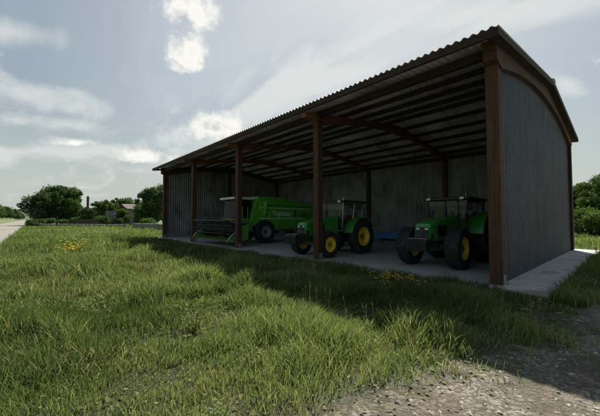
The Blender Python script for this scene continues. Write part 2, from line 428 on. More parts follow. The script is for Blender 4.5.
class VNoise:
    def __init__(s, seed, n=256): s.g = np.random.default_rng(seed).random((n, n)); s.n = n
    def __call__(s, x, y):
        xi = np.floor(x).astype(int); yi = np.floor(y).astype(int); fx = x-xi; fy = y-yi
        fx = fx*fx*(3-2*fx); fy = fy*fy*(3-2*fy); g = s.g; n = s.n
        a = g[xi % n, yi % n]; b = g[(xi+1) % n, yi % n]; c = g[xi % n, (yi+1) % n]; d = g[(xi+1) % n, (yi+1) % n]
        return (a*(1-fx)+b*fx)*(1-fy)+(c*(1-fx)+d*fx)*fy
    def fbm(s, x, y, o=3): return sum(s(x*2**i+17*i, y*2**i+5*i)/2**i for i in range(o))/sum(1/2**i for i in range(o))
N1, N2, N3 = VNoise(1), VNoise(2), VNoise(3)

# ------------------------------------------------------------------ the lie of the land
X0, Y0, BAY, WID = -2.4, 9.0, 6.5, 12.8
X4, YB = X0-4*BAY, Y0+WID
OV, EN = 1.0, .4
def build_ground():
    MB().add([(-3000, -3000, 0), (3000, -3000, 0), (3000, 3000, 0), (-3000, 3000, 0)], [(0, 1, 2, 3)]).build('ground', M['ground'])['kind'] = 'structure'
    # road, along -X
    b = MB(); xs = [-2500, -600, -300, -150] + [-100+i*4 for i in range(0, 40)] + [100, 400]
    n = len(xs)
    vs = []
    for i, x in enumerate(xs):
        j = .25*(N1(np.array([x*.21]), np.array([3.]))[0]-.5)
        vs += [(x, -7.9-j, .012), (x, -1.35+j, .012)]
    b.add(vs, [(2*i, 2*i+1, 2*i+3, 2*i+2) for i in range(n-1)]); b.build('road', M['road'])['kind'] = 'structure'
    MB().box((-69, -4.6, .019), (.22, 6.3, .006)).build('road_seam', M['seam'])['kind'] = 'structure'
    # gravel track past the gable
    V = []; T = []; F = []
    for i in range(160):
        y = -1.5+i*.35; e = grav_edge(y)
        V += [(e-.7, y, .006), (e, y, .006), (e+.7, y, .006), (4.2, y, .006), (5.4, y, .006)]; T += [0, .5, 1, 1, 0]
        if i < 159: F += [(5*i+k, 5*i+k+1, 5*i+k+6, 5*i+k+5) for k in range(4)]
    np_mesh('gravel_track', V, F, M['gravel'], T)['kind'] = 'structure'
    MB().box(((X0+1.15+X4-.8)/2, (Y0-.6+YB+1.1)/2, -.07), ((X0+1.15)-(X4-.8), (YB+1.1)-(Y0-.6), .26), b=.015).build('concrete_slab', M['concrete'])['kind'] = 'structure'
def grav_edge(y):
    y = float(y)
    base = np.interp(y, [-2, 1.2, 2.1, 3.4, 3.9, 5.7, 9.6, 20, 60], [-2.3, -2.0, -1.7, -1.55, -1.2, -.8, -.66, -.6, -.6])
    return float(base)+.35*(float(N2(np.array([y*1.7]), np.array([9.]))[0])-.5)
build_ground()

# ------------------------------------------------------------------ barn
def roof_z(y): return 6.3+(7.27-6.3)*(1-abs(y-(Y0+WID/2))/(WID/2+OV))
def corrugated(name, P, Ud, Vfun, length, pitch, amp, thick, nrm, m, parent, rows=None, spp=8):
    """P origin, Ud unit direction across the waves; Vfun(u) -> (low point, high point) offsets from P + u Ud."""
    n = int(length/pitch*spp); V = []; F = []
    nrm = Vector(nrm)
    for side in (0, 1):
        for i in range(n+1):
            u = length*i/n
            a = amp*sin(2*pi*u/pitch)
            lo, hi = Vfun(u)
            for q in (lo, hi): V.append(Vector(P)+Vector(Ud)*u+Vector(q)+nrm*(a+(thick if side else 0)))
    o = 2*(n+1)
    for i in range(n):
        a = 2*i; F.append((a, a+1, a+3, a+2)); F.append((o+a, o+a+2, o+a+3, o+a+1))
        F.append((a, a+2, o+a+2, o+a)); F.append((a+1, o+a+1, o+a+3, a+3))
    F.append((0, o, o+1, 1)); F.append((2*n, 2*n+1, o+2*n+1, o+2*n))
    b = MB(); b.v = [tuple(v) for v in V]; b.f = F
    ob = b.build(name, m, parent, smooth=True); return ob
def build_barn():
    t = empty('open_barn', (0, 0, 0)); t.location = (X0, Y0, 0)
    tag(t, 'long open-fronted barn of brown timber posts with corrugated metal roof and grey walls', 'barn')
    inv = Matrix.Translation((-X0, -Y0, 0))
    def fin(o): o.matrix_parent_inverse = inv; return o
    def B(b, name, m, **k): return fin(b.build(name, m, t, **k))
    PW = .30
    for i in range(5):
        x = X0-i*BAY
        B(MB().box((x, Y0, 3.05+.03), (PW, PW, 6.06), b=.012), 'post', M['post'])
        B(MB().box((x, YB, 2.98+.03), (PW, PW, 5.9), b=.012), 'post', M['post'])
        # arched tie beam: straight top under the purlins, curved soffit
        ex = .35 if i in (0, 4) else .82
        ys = np.linspace(Y0-ex, YB+ex, 35); poly = []
        for y in ys:
            s_ = abs(y-(Y0+WID/2))/(WID/2)
            poly.append((y, 5.72+.86*(1-min(1, s_)**2.1) if s_ <= 1 else 5.74+.05*(s_-1)*4+.12))
        top = []
        for y in ys[::-1]:
            s_ = abs(y-(Y0+WID/2))/(WID/2); top.append((y, max(roof_z(y)-.25, 0)-.0 if s_ < .5 else roof_z(y)-.25-.02*(s_-.5)))
        # soften the crown of the beam
        top = [(y, min(z, 7.0)) for y, z in top]
        if i in (0, 4): top = [(y, roof_z(y)-.07) for y in ys[::-1]]; poly = [(y, z-.06) for y, z in poly]
        B(MB().prism(poly+top, x-.13, x+(.19 if i == 0 else .13)), 'arched_beam', M['end_beam'] if i in (0, 4) else M['lit_beam'])
    # mid posts in the end walls
    for x in (X0, X4):
        B(MB().box((x-(.10 if x == X0 else -.10), Y0+WID/2, 3.2), (.18, .22, 6.6)), 'stud', M['post'])
    # eave beams and purlins
    for y, z in ((Y0, 6.15), (YB, 6.05)):
        B(MB().box(((X0+X4)/2, y, z), (4*BAY+.24, .16, .24), b=.01), 'eave_beam', M['purlin'])
    ny = 6
    for side in (-1, 1):
        for k in range(ny):
            y = Y0+WID/2+side*(WID/2+OV-.09-k*(WID/2+OV-.25)/(ny-.5))  # outermost purlin added at the roof edge to darken the lit overhang
            rot = Matrix.Rotation(-side*math.atan(.97/7.4)*1.0, 3, 'X')
            B(MB().box(((X0+X4)/2, y, roof_z(y)-.035-.10), (4*BAY+2*EN-.06, .11, .17), rot), 'purlin', M['purlin'])
    L = 4*BAY+2*EN
    zr = 7.27; ze = 6.3; yr = Y0+WID/2
    nz = Vector((0, -.13, 1)).normalized()
    corrugated('roof_sheet', (X4-EN, 0, 0), (1, 0, 0), lambda u: ((0, Y0-OV, ze-.03), (0, yr, zr-.03)), L, .2, .028, .012, nz, M['roofing'], t).matrix_parent_inverse = inv
    nz = Vector((0, .13, 1)).normalized()
    corrugated('roof_sheet', (X4-EN, 0, 0), (1, 0, 0), lambda u: ((0, yr, zr-.03), (0, YB+OV, ze-.03)), L, .2, .028, .012, nz, M['roofing'], t).matrix_parent_inverse = inv
    B(MB().prism([(yr-.3, zr-.03), (yr, zr+.035), (yr+.3, zr-.03), (yr+.3, zr-.015), (yr, zr+.055), (yr-.3, zr-.015)], X4-EN-.02, X0+EN+.02), 'ridge_cap', M['roofing'])
    # verge boards
    for x in (X0+EN-.02, X4-EN+.02):
        for s_ in (-1, 1):
            ye = yr+s_*(WID/2+OV)
            p = [(yr, zr-.07), (ye, ze-.07), (ye, ze-.24), (yr, zr-.24)]
            B(MB().prism(p, x-.02, x+.02), 'verge_board', M['purlin'])
        for s_ in (-1, 1):
            ye = yr+s_*(WID/2+OV-.03); xa, xb = (X0+.18, X0+EN-.045) if x > X0 else (X4-EN+.045, X4-.10)
            B(MB().prism([(yr, zr-.20), (ye, ze-.20), (ye, ze-.23), (yr, zr-.23)], xa, xb), 'soffit_board', M['purlin'])
    for i in range(5):
        pb = MB().box((X0-i*BAY, Y0, .07), (.44, .44, .02), b=.004)
        for sx in (-1, 1):
            for sy in (-1, 1): pb.tube([(X0-i*BAY+sx*.185, Y0+sy*.185, .07), (X0-i*BAY+sx*.185, Y0+sy*.185, .11)], .014, 6)
            pb.box((X0-i*BAY+sx*.157, Y0, .20), (.012, .22, .26))
        B(pb, 'base_plate', M['steel'])
    # walls
    def arch(y):
        s_ = abs(y-yr)/(WID/2); return 5.72+.86*(1-min(1, s_)**2.1)+.12
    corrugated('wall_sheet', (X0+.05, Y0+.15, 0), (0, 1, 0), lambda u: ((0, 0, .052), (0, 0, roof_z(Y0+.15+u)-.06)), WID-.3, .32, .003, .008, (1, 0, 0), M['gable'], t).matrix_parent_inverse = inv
    corrugated('wall_sheet', (X4-.05, Y0+.15, 0), (0, 1, 0), lambda u: ((0, 0, .052), (0, 0, roof_z(Y0+.15+u)-.06)), WID-.3, .2, .02, .008, (-1, 0, 0), M['siding'], t).matrix_parent_inverse = inv
    corrugated('wall_sheet', (X4-.1, YB+.09, 0), (1, 0, 0), lambda u: ((0, 0, .052), (0, 0, 6.37)), 4*BAY+.2, .2, .02, .008, (0, 1, 0), M['siding'], t).matrix_parent_inverse = inv
    B(MB().box((X0+.165, YB, 3.0), (.03, .36, 5.8)).box((X0, YB+.165+.03, 3.0), (.3, .03, 5.8)), 'corner_trim', M['oldwood'])
build_barn()

# ------------------------------------------------------------------ wheels
def wheel(parent, loc, R, Wd, rimR, m_rim, side, lug=22, name='wheel', dish=.25):
    w_ = empty(name); w_.parent = parent; w_.location = loc
    h = Wd/2; s = side                                     # side = +1: outer face towards +X
    prof = [(-h*.72, rimR), (-h*.95, rimR+.05*R), (-h, (R+rimR)/2), (-h*.93, R*.90), (-h*.72, R*.955), (0, R*.965), (h*.72, R*.955), (h*.93, R*.90), (h, (R+rimR)/2), (h*.95, rimR+.05*R), (h*.72, rimR)]
    b = MB().lathe(prof, 48)
    for k in range(lug):
        for sd in (-1, 1):
            a = 2*pi*(k+(.5 if sd > 0 else 0))/lug
            rows = []
            for j, (fx, da) in enumerate([(0.02, .0), (.45, .11), (.88, .20), (1.0, .24)]):
                x = sd*h*fx; ang = a+da*1.3
                rt = [R*.998, R, R*.985, R*.90][j]; rb = [R*.95, R*.945, R*.92, R*.80][j]
                wd = .032/R*.9*(R/.8)**.2
                for (dd, rr) in ((-wd, rb), (-wd*.7, rt), (wd*.7, rt), (wd, rb)):
                    rows.append((x, cos(ang+dd)*rr, sin(ang+dd)*rr))
            fs = []
            for j in range(3):
                for q in range(4):
                    a0 = j*4+q; a1 = j*4+(q+1) % 4; fs.append((a0, a1, a1+4, a0+4))
            fs += [(0, 1, 2, 3), (12, 13, 14, 15)]
            b.add(rows, fs)
    b.build('tyre', M['rubber'], w_, smooth=True)
    d = dish*Wd
    r = MB().lathe([(s*h*.74, rimR*1.03), (s*h*.80, rimR*1.0), (s*h*.72, rimR*.93), (s*(h*.2), rimR*.86), (s*(h*.72-d-.02), rimR*.80),
                    (s*(h*.72-d), rimR*.55), (s*(h*.72-d+.03), rimR*.36), (s*(h*.72-d+.03), .001)], 40)
    r.lathe([(-s*h*.74, rimR*1.03), (-s*h*.6, rimR*.93), (s*(h*.2), rimR*.86)], 40)
    r.build('rim', m_rim, w_, smooth=True)
    hb = MB().lathe([(s*(h*.72-d+.02), rimR*.30), (s*(h*.72-d+.07), rimR*.27), (s*(h*.72-d+.10), rimR*.16), (s*(h*.72-d+.12), .001)], 20)
    for k in range(8):
        a = 2*pi*k/8
        hb.tube([(s*(h*.72-d+.02), cos(a)*rimR*.42, sin(a)*rimR*.42), (s*(h*.72-d+.05), cos(a)*rimR*.42, sin(a)*rimR*.42)], .016, 6)
    hb.build('hub', M['dgreen'] if m_rim is M['yellow'] else M['black'], w_, smooth=True)
    return w_

# ------------------------------------------------------------------ tractor, nose towards -Y, origin on the ground under the front axle
def make_tractor(label, loc, rz, fR, rR, wb, track, front_w, rear_w, roof_z_, group, rollover=False):
    t = empty('tractor', loc, rz); tag(t, label, 'tractor', group)
    ra = wb                                                # rear axle y
    hw = .36
    # hood: rounded section lofted from the nose back to the cab
    def sec(y, w_, z0, z1, r=.10):
        q = []
        for (cx, cz, a0) in ((w_-r, z1-r, 0), (-(w_-r), z1-r, 90)):
            for k in range(5):
                a = radians(a0+k*22.5); q.append((cx+cos(a)*r, y, cz+sin(a)*r))
        q += [(-w_, y, z0), (w_, y, z0)]
        return q
    MB().loft([sec(-.80, .25, 1.04, 1.44, .10), sec(-.74, .29, .96, 1.53, .12), sec(-.5, .31, .94, 1.60, .13), sec(-.1, .32, .93, 1.66, .13), sec(.5, .34, .93, 1.74, .13), sec(.96, .37, .93, 1.80, .12), sec(1.20, .40, .93, 1.83, .10)]).build('hood', M['green'], t, smooth=True)
    g = MB().box((0, -.79, 1.21), (.48, .05, .40), b=.03).box((0, -.60, 1.08), (.60, .36, .24), b=.03)
    for k in range(7): g.box((0, -.81, 1.09+k*.05), (.42, .02, .012))
    g.build('grille', M['black'], t)
    for s in (-1, 1):
        l = MB().box((s*.155, -.815, 1.345), (.12, .03, .065), b=.012); l.build('headlight', M['lamp'], t)
        sg = MB().box((s*.325, -.02, 1.28), (.03, .72, .36), b=.01)
        for k in range(8): sg.box((s*.343, -.02, 1.13+k*.04), (.012, .66, .010))
        sg.build('side_grille', M['black'], t)
    sm_ = MB()                                             # bonnet seams, catches, hoses and grab rails
    for y, wq, zq in ((.42, .336, 1.73), (.97, .372, 1.80)):
        for sx in (-1, 1): sm_.box((sx*wq, y, 1.33), (.016, .014, zq-1.05)); sm_.box((sx*(wq+.006), y-.10, 1.05), (.02, .05, .07), b=.005)
        sm_.box((0, y, zq+.003), (2*wq-.22, .014, .016))
    for sx in (-1, 1):
        sm_.tube([(sx*.26, .15, .92), (sx*.36, .35, .80), (sx*.34, .8, .78), (sx*.28, 1.1, .9)], .018, 6)
        sm_.tube([(sx*.18, -.3, .75), (sx*.34, -.12, .66), (sx*.5, .02, .70)], .014, 6)
        sm_.tube([(sx*.70, 1.12, 1.0), (sx*.73, 1.08, 1.5), (sx*.70, 1.14, 1.95)], .013, 6)
    sm_.build('fittings', M['black'], t, smooth=True)
    # engine, frame, gearbox
    e = MB().box((0, .25, .83), (.44, 1.9, .30), b=.03).box((0, .5, .66), (.34, 1.1, .24), b=.04).box((0, ra-.35, .82), (.56, 1.35, .55), b=.05)
    e.box((0, -.35, .80), (.40, .9, .22), b=.02); e.tube([(-.32, ra, rR), (.32, ra, rR)], .2, 16)
    e.tube([(-track/2, ra, rR), (track/2, ra, rR)], .10, 12)
    e.build('chassis', M['dgreen'], t, smooth=True)
    MB().box((0, 0, fR*.98), (track-front_w*.9, .17, .17), b=.03).tube([(-track/2, 0, fR), (track/2, 0, fR)], .075, 10).tube([(-track/2+.2, .2, fR-.05), (track/2-.2, .2, fR-.05)], .028, 6).build('front_axle', M['dgreen'], t, smooth=True)
    # front weights on their bracket
    wt = empty('weight_block'); wt.parent = t; wt.location = (0, -.18 if rollover else 0, 0)
    for k in range(9):
        MB().prism([(-1.27, .62), (-1.30, .95), (-1.24, 1.02), (-1.02, 1.02), (-.97, .93), (-.99, .62)], -.34+k*.078, -.34+k*.078+.068).build('weight', M['black'], wt, bevel=.008)
    MB().box((0, -.80, .84), (.5, .50, .16), b=.015).box((0, -1.12, .99), (.78, .10, .05)).build('weight_bracket', M['black'], wt)
    MB().box((0, -1.13, 1.035), (.70, .16, .022), b=.006).build('weight_cap', M['steel'], wt)
    # wheels
    for s in (-1, 1):
        wheel(t, (s*track/2, 0, fR), fR, front_w, fR*.56, M['yellow'], s, 20, 'front_wheel', .22)
        wheel(t, (s*(track/2+.03), ra, rR), rR, rear_w, rR*.54, M['yellow'], s, 24, 'rear_wheel', .3)
        # rear mudguards
        pr = []
        for k in range(13):
            a = radians(12+k*11.5); pr.append((ra-cos(a)*(rR+.09), rR+sin(a)*(rR+.09)))
        pin = [(ra+(y-ra)*.955, rR+(z-rR)*.955) for y, z in pr][::-1]
        f = MB().prism(pr+pin, s*.56 if s > 0 else -(track/2+rear_w*.48), (track/2+rear_w*.48) if s > 0 else -.56)
        f.prism(pr+[(ra+.7, 1.0), (ra-.8, 1.0)], s*.56-.015, s*.56+.015)
        f.build('mudguard', M['green'], t, smooth=True)
        MB().box((s*(track/2+.02), ra+rR*.62, rR*1.72), (.16, .05, .10), b=.01).build('tail_light', M['amber'], t)
        # steps and tank
        st = MB()
        for z in (.45, .75, 1.02): st.box((s*.72, 1.28, z), (.30, .26, .025))
        st.box((s*.58, 1.17, .72), (.02, .04, .75)); st.box((s*.58, 1.40, .72), (.02, .04, .75)); st.build('step', M['black'], t)
    MB().box((.52, .82, .82), (.28, .52, .42), b=.07).build('fuel_tank', M['dgreen'], t, smooth=True)
    MB().box((-.52, .82, .80), (.26, .50, .36), b=.05).build('battery_box', M['black'], t, smooth=True)
    # cab
    y0, y1, zb, zt = 1.25, ra+.32, 1.12, roof_z_-.10
    cw0, cw1 = .62, .74
    cab = empty('cab'); cab.parent = t
    fr = MB()
    cor = {}
    for s in (-1, 1):
        lo_f = Vector((s*cw0, y0, zb)); hi_f = Vector((s*cw1, y0-.02, zt)); mid_b = Vector((s*(cw1-.02), y1, 1.35)); hi_b = Vector((s*cw1, y1+.08, zt)); lo_m = Vector((s*cw0, y0+.72, zb)); hi_m = Vector((s*cw1, y0+.80, zt))
        cor[s] = (lo_f, hi_f, mid_b, hi_b, lo_m, hi_m)
        for a, c in ((lo_f, hi_f), (mid_b, hi_b), (lo_m, hi_m)):
            d = c-a; fr.box((a+c)/2, (.055, .055, d.length), d.to_track_quat('Z', 'Y').to_matrix(), b=.01)
        fr.tube([hi_f, hi_b], .03, 6); fr.tube([lo_f, lo_m, mid_b], .03, 6)
    for i in (0, 1, 2, 3): fr.tube([cor[-1][i], cor[1][i]], .028, 6)
    fr.build('cab_frame', M['black'] if not rollover else M['steel'], cab, smooth=True)
    rf = MB().box((0, (y0+y1)/2+.03, roof_z_-.045), (2*cw1+.20, y1-y0+.46, .09), b=.03).box((0, (y0+y1)/2+.05, roof_z_+.015), (2*cw1-.1, y1-y0-.1, .05), b=.02)
    rf.build('cab_roof', M['roofdark'], cab)
    for s in (-1, 1):
        lo_f, hi_f, mid_b, hi_b, lo_m, hi_m = cor[s]
        MB().add([lo_f, lo_m, hi_m, hi_f], [(0, 1, 2, 3)]).build('cab_door', M['glass'], cab)
        MB().add([lo_m, mid_b, hi_b, hi_m], [(0, 1, 2, 3)]).build('side_window', M['glass'], cab)
    for nm, i, j in (('windscreen', 0, 1), ('rear_window', 2, 3)):
        MB().add([cor[-1][i], cor[1][i], cor[1][j], cor[-1][j]], [(0, 1, 2, 3)]).build(nm, M['glass'], cab)
    MB().box((0, ra-.05, 1.32), (.50, .48, .14), b=.04).box((0, ra+.17, 1.62), (.48, .12, .55), Matrix.Rotation(-.15, 3, 'X'), b=.04).box((0, ra-.05, 1.18), (.3, .3, .2)).build('seat', M['seat'], cab)
    MB().box((0, y0+.62, 1.10), (2*cw0-.04, 1.2, .05)).box((0, y0+.17, 1.38), (.5, .26, .5), b=.05).build('cab_floor', M['black'], cab)
    sw = MB(); rr = Matrix.Rotation(radians(-32), 3, 'X'); c0 = Vector((0, y0+.44, 1.80))
    sw.tube([c0+rr @ Vector((cos(a)*.2, sin(a)*.2, 0)) for a in [2*pi*k/20 for k in range(21)]], .014, 6, False)
    sw.tube([c0, (0, y0+.25, 1.45)], .03, 8); sw.tube([c0+rr @ Vector((-.2, 0, 0)), c0+rr @ Vector((.2, 0, 0))], .012, 6); sw.build('steering_wheel', M['black'], cab)
    for s in (-1, 1):
        m_ = MB().tube([(s*cw1, y0, zt-.12), (s*(cw1+.26), y0-.10, zt-.10), (s*(cw1+.28), y0-.10, zt-.42)], .012, 6)
        m_.box((s*(cw1+.28), y0-.12, zt-.30), (.17, .05, .34), b=.02); m_.build('mirror', M['black'], cab)
        MB().box((s*(cw1-.12), y0-.22, roof_z_-.04), (.15, .06, .10), b=.015).build('work_light', M['lamp'], cab)
        MB().lathe([(roof_z_, .035), (roof_z_+.07, .035), (roof_z_+.075, .05), (roof_z_+.15, .045), (roof_z_+.17, .001)], 14, 'z', (s*(cw1-.05), y0+.02, 0)).build('beacon', M['amber'] if rollover else M['green'], cab, smooth=True)
    # exhaust, air intake
    MB().tube([(.20, .62, 1.70), (.20, .62, 1.84), (.20, .62, 2.08)], [.055, .055, .05], 12).tube([(.20, .62, 2.06), (.20, .62, 2.30), (.20, .67, 2.38)], .03, 10).build('exhaust', M['black'], t, smooth=True)
    MB().lathe([(1.70, .04), (1.86, .04), (1.87, .085), (1.97, .085), (2.0, .001)], 16, 'z', (-.16, .3, 0)).build('air_intake', M['black'], t, smooth=True)
    # rear linkage
    k_ = MB()
    for s in (-1, 1): k_.tube([(s*.22, ra+.2, .55), (s*.40, ra+1.05, .48)], .03, 8); k_.tube([(s*.26, ra+.25, 1.05), (s*.36, ra+.75, .52)], .022, 8)
    k_.tube([(0, ra+.25, .95), (0, ra+.95, .90)], .025, 8).box((0, ra+.5, .40), (.10, .8, .05)); k_.build('linkage', M['black'], t, smooth=True)
    return t
make_tractor('green tractor with dark cab and black nose weights, parked beside the nearest corner post', (-4.85, 10.75, .06), 0, .70, .93, 2.6, 1.72, .48, .56, 2.50, 'green tractors parked in the barn')
make_tractor('green tractor with grey-framed cab, parked between the combine and the other tractor', (-9.87, 9.72, .06), 0, .58, .84, 2.32, 1.74, .38, .46, 2.55, 'green tractors parked in the barn', rollover=True)

# ------------------------------------------------------------------ combine harvester, nose towards -Y, origin under its front axle
def text_mesh(s, size, ext, shear=.0):
    c = bpy.data.curves.new('lettering', 'FONT'); c.body = s; c.size = size; c.extrude = ext; c.shear = shear; c.align_x = 'CENTER'; c.offset = .006
    o = bpy.data.objects.new('lettering', c); COL.objects.link(o)
    dg = bpy.context.evaluated_depsgraph_get(); me = bpy.data.meshes.new_from_object(o.evaluated_get(dg))
    bpy.data.objects.remove(o); me.name = 'lettering'; return me
def make_combine(loc):
    t = empty('combine_harvester', loc); tag(t, 'green combine harvester with white cab roof, grey hubs and black reel on its header', 'combine harvester')
    BW = 1.12                                              # half width of the body
    prof = [(-.95, 1.25), (-.95, 2.05), (-.55, 3.02), (-.35, 3.14), (2.1, 3.14), (2.3, 2.92), (4.3, 2.86), (4.75, 2.55), (5.2, 1.9), (5.2, 1.25), (4.5, .95), (1.2, .85), (.2, 1.0)]
    MB().prism(prof, -BW, BW).build('body', M['cgreen'], t, bevel=.05)
    for s in (-1, 1):
        x = s*(BW+.02)
        MB().box((x, .15, 2.65), (.05, .95, .8), b=.03).build('side_panel', M['cgreen'], t)
        MB().box((x, 1.75, 2.09), (.06, 2.5, .70), b=.03).build('side_panel', M['cgreen'], t)
        MB().box((x, 3.75, 2.10), (.06, 1.8, .95), b=.03).build('side_panel', M['cgreen'], t)
        MB().box((x, 2.15, 1.30), (.07, 2.0, .66), b=.04).build('side_panel', M['cgreen'], t)
        MB().box((s*(BW+.057), 2.1, 2.47), (.012, 4.9, .05)).build('stripe', M['white'], t)
        MB().box((s*(BW+.057), 1.9, 1.71), (.012, 4.5, .055)).build('stripe', M['white'], t)
        lou = MB()
        for k in range(9): lou.box((s*(BW+.058), 3.9, 1.75+k*.055), (.02, .9, .018))
        lou.build('louvre', M['black'], t)
        me = text_mesh('TopLiner', .48, .004, .15)
        lt = link('lettering', me, M['white'], t); lt.location = (s*(BW+.062), 1.62, 1.93); lt.rotation_euler = (pi/2, 0, s*pi/2)
        # pulleys and belt guard low on the flank
        MB().lathe([(s*(BW+.02), .26), (s*(BW+.09), .26), (s*(BW+.09), .20), (s*(BW+.05), .19), (s*(BW+.05), .05), (s*(BW+.11), .05), (s*(BW+.11), .001)], 24, 'x', (0, 3.6, 1.30)).build('pulley', M['steel'], t, smooth=True)
    # grain tank rails and engine cowl
    tk = MB()
    for x in (-.95, .95): tk.box((x, .85, 3.20), (.05, 2.3, .12))
    for y in (-.3, 2.0): tk.box((0, y, 3.20), (1.95, .05, .12))
    tk.build('grain_tank', M['cgreen'], t)
    MB().box((0, 3.2, 2.98), (1.5, 1.5, .28), b=.05).build('engine_cover', M['cgreen'], t)
    MB().tube([(-.5, 3.4, 3.1), (-.5, 3.4, 3.45), (-.5, 3.5, 3.55)], .06, 10).build('exhaust', M['black'], t, smooth=True)
    MB().tube([(BW+.18, .1, 2.82), (BW+.22, 4.6, 2.76)], .15, 16).tube([(BW+.22, 4.55, 2.76), (BW+.22, 4.95, 2.60)], .17, 16).tube([(BW-.05, .1, 2.0), (BW+.18, .1, 2.3), (BW+.18, .1, 2.85)], .15, 14).build('unloading_auger', M['cgreen'], t, smooth=True)
    # straw hood
    MB().prism([(4.9, 2.5), (5.7, 2.0), (6.0, 1.2), (5.6, .95), (4.8, 1.1)], -.95, .95).build('straw_hood', M['cgreen'], t, bevel=.04)
    # cab, a bit to the near side, white roof
    cab = empty('cab'); cab.parent = t
    x0, x1, y0, y1, z0, z1 = -.75, .95, -2.15, -.85, 1.75, 3.0
    fr = MB()
    for x in (x0, x1):
        for y, yt in ((y0, y0+.12), (y1, y1)): fr.tube([(x, y, z0), (x, yt, z1)], .04, 8)
        fr.tube([(x, y0, z0), (x, y1, z0)], .045, 8)
    fr.tube([(x0, y0, z0), (x1, y0, z0)], .045, 8); fr.tube([(x0, y0+.06, 2.42), (x0, y1, 2.42)], .02, 6)
    fr.build('cab_frame', M['black'], cab, smooth=True)
    MB().box(((x0+x1)/2, (y0+y1)/2, z1+.07), (x1-x0+.30, y1-y0+.34, .15), b=.05).build('cab_roof', M['white'], cab)
    for a, c, yy in ((x0, x1, y0),): MB().add([(a, yy, z0), (c, yy, z0), (c, yy+.12, z1), (a, yy+.12, z1)], [(0, 1, 2, 3)]).build('windscreen', M['dglass'], cab)
    for x in (x0, x1): MB().add([(x, y0, z0), (x, y1, z0), (x, y1, z1), (x, y0+.12, z1)], [(0, 1, 2, 3)]).build('side_window', M['dglass'], cab)
    MB().box((.1, -1.2, 2.1), (.5, .45, .14), b=.04).box((.1, -1.0, 2.4), (.48, .12, .6), b=.04).build('seat', M['redseat'], cab)
    sw = MB().tube([(.1+cos(2*pi*k/18)*.2, -1.72+sin(2*pi*k/18)*.17, 2.32+sin(2*pi*k/18)*.1) for k in range(19)], .014, 6, False).tube([(.1, -1.72, 2.32), (.1, -1.85, 1.8)], .03, 8)
    sw.build('steering_wheel', M['black'], cab)
    MB().box(((x0+x1)/2, (y0+y1)/2, 1.66), (x1-x0+.06, y1-y0+.1, .16), b=.02).build('platform', M['cgreen'], cab)
    MB().box((.55, -1.45, 1.25), (1.2, 1.1, .75), b=.05).build('operator_console', M['cgreen'], t)
    ld = MB()
    for y in (-1.75, -1.35): ld.tube([(1.32, y, .45), (1.25, y, 1.75), (1.25, y, 2.5)], .022, 6)
    for k in range(5): ld.box((1.31, -1.55, .5+k*.28), (.14, .4, .03))
    ld.build('ladder', M['cgreen'], t)
    for s in (-1, 1):
        MB().tube([(s*.9, -2.1, 2.9), (s*1.35, -2.35, 2.85), (s*1.37, -2.36, 2.5)], .014, 6).box((s*1.37, -2.37, 2.6), (.2, .05, .36), b=.02).build('mirror', M['black'], cab)
        MB().box((s*.55, -2.22, 3.04), (.14, .06, .1), b=.015).build('work_light', M['lamp'], cab)
        wheel(t, (s*1.30, 0, .80), .80, .52, .40, M['greyrim'], s, 24, 'front_wheel', .3)
        wheel(t, (s*.98, 4.2, .48), .48, .30, .26, M['greyrim'], s, 18, 'rear_wheel', .3)
    MB().tube([(-1.2, 0, .8), (1.2, 0, .8)], .16, 12).tube([(-.95, 4.2, .5), (.95, 4.2, .5)], .09, 10).box((0, 1.2, .86), (.9, 3, .2)).box((0, 4.2, .75), (.25, .25, .5)).build('axle', M['dgreen'], t, smooth=True)
    # feeder house
    MB().prism([(-.8, .95), (-.8, 1.65), (-2.2, 1.15), (-2.2, .42)], -.55, .55).build('feeder_house', M['cgreen'], t, bevel=.03)
    # header
    hd = empty('header'); hd.parent = t; hd.location = (0, -2.55, .14)
    H = 2.55
    tr = MB().prism([(.42, .35), (.42, 1.25), (.36, 1.25), (.34, .55), (.12, .34), (-.55, .26), (-.75, .25), (-.75, .20), (-.5, .18), (.3, .26)], -H, H)
    tr.build('table', M['cgreen'], hd)
    MB().box((0, .33, .95), (2*H-.1, .02, .62)).build('back_sheet', M['black'], hd)
    MB().box((0, .41, 1.28), (2*H, .09, .10), b=.01).build('back_beam', M['black'], hd)
    for s in (-1, 1):
        MB().prism([(.45, .22), (.45, 1.20), (.1, 1.15), (-.45, .62), (-1.0, .30), (-1.05, .18), (-.7, .14)], s*H-.03, s*H+.03).build('divider', M['cgreen'], hd, bevel=.01)
        MB().tube([(s*H, -1.0, .24), (s*H, -.8, .5), (s*H, -.4, .78)], .02, 6).build('divider_rod', M['white'], hd)
        MB().tube([(s*(H-.08), .38, 1.25), (s*(H-.08), -.62, 1.12)], .045, 8).build('reel_arm', M['black'], hd)
    au = MB().tube([(-H+.05, .0, .58), (H-.05, .0, .58)], .15, 16)
    n = 100
    for sd in (-1, 1):
        pts = []
        for k in range(n+1):
            a = sd*k/n*2*pi*5; x = sd*(H-.08-k/n*(H-.55))
            pts.append(((x, cos(a)*.15, .58+sin(a)*.15), (x, cos(a)*.27, .58+sin(a)*.27)))
        vs = [p for ab in pts for p in ab]; au.add(vs, [(2*i, 2*i+1, 2*i+3, 2*i+2) for i in range(n)])
    au.build('auger', M['black'], hd, smooth=True)
    reel = empty('reel'); reel.parent = t; reel.location = (0, -3.17, 1.26)
    MB().tube([(-H+.1, 0, 0), (H-.1, 0, 0)], .06, 12).build('reel_tube', M['black'], reel, smooth=True)
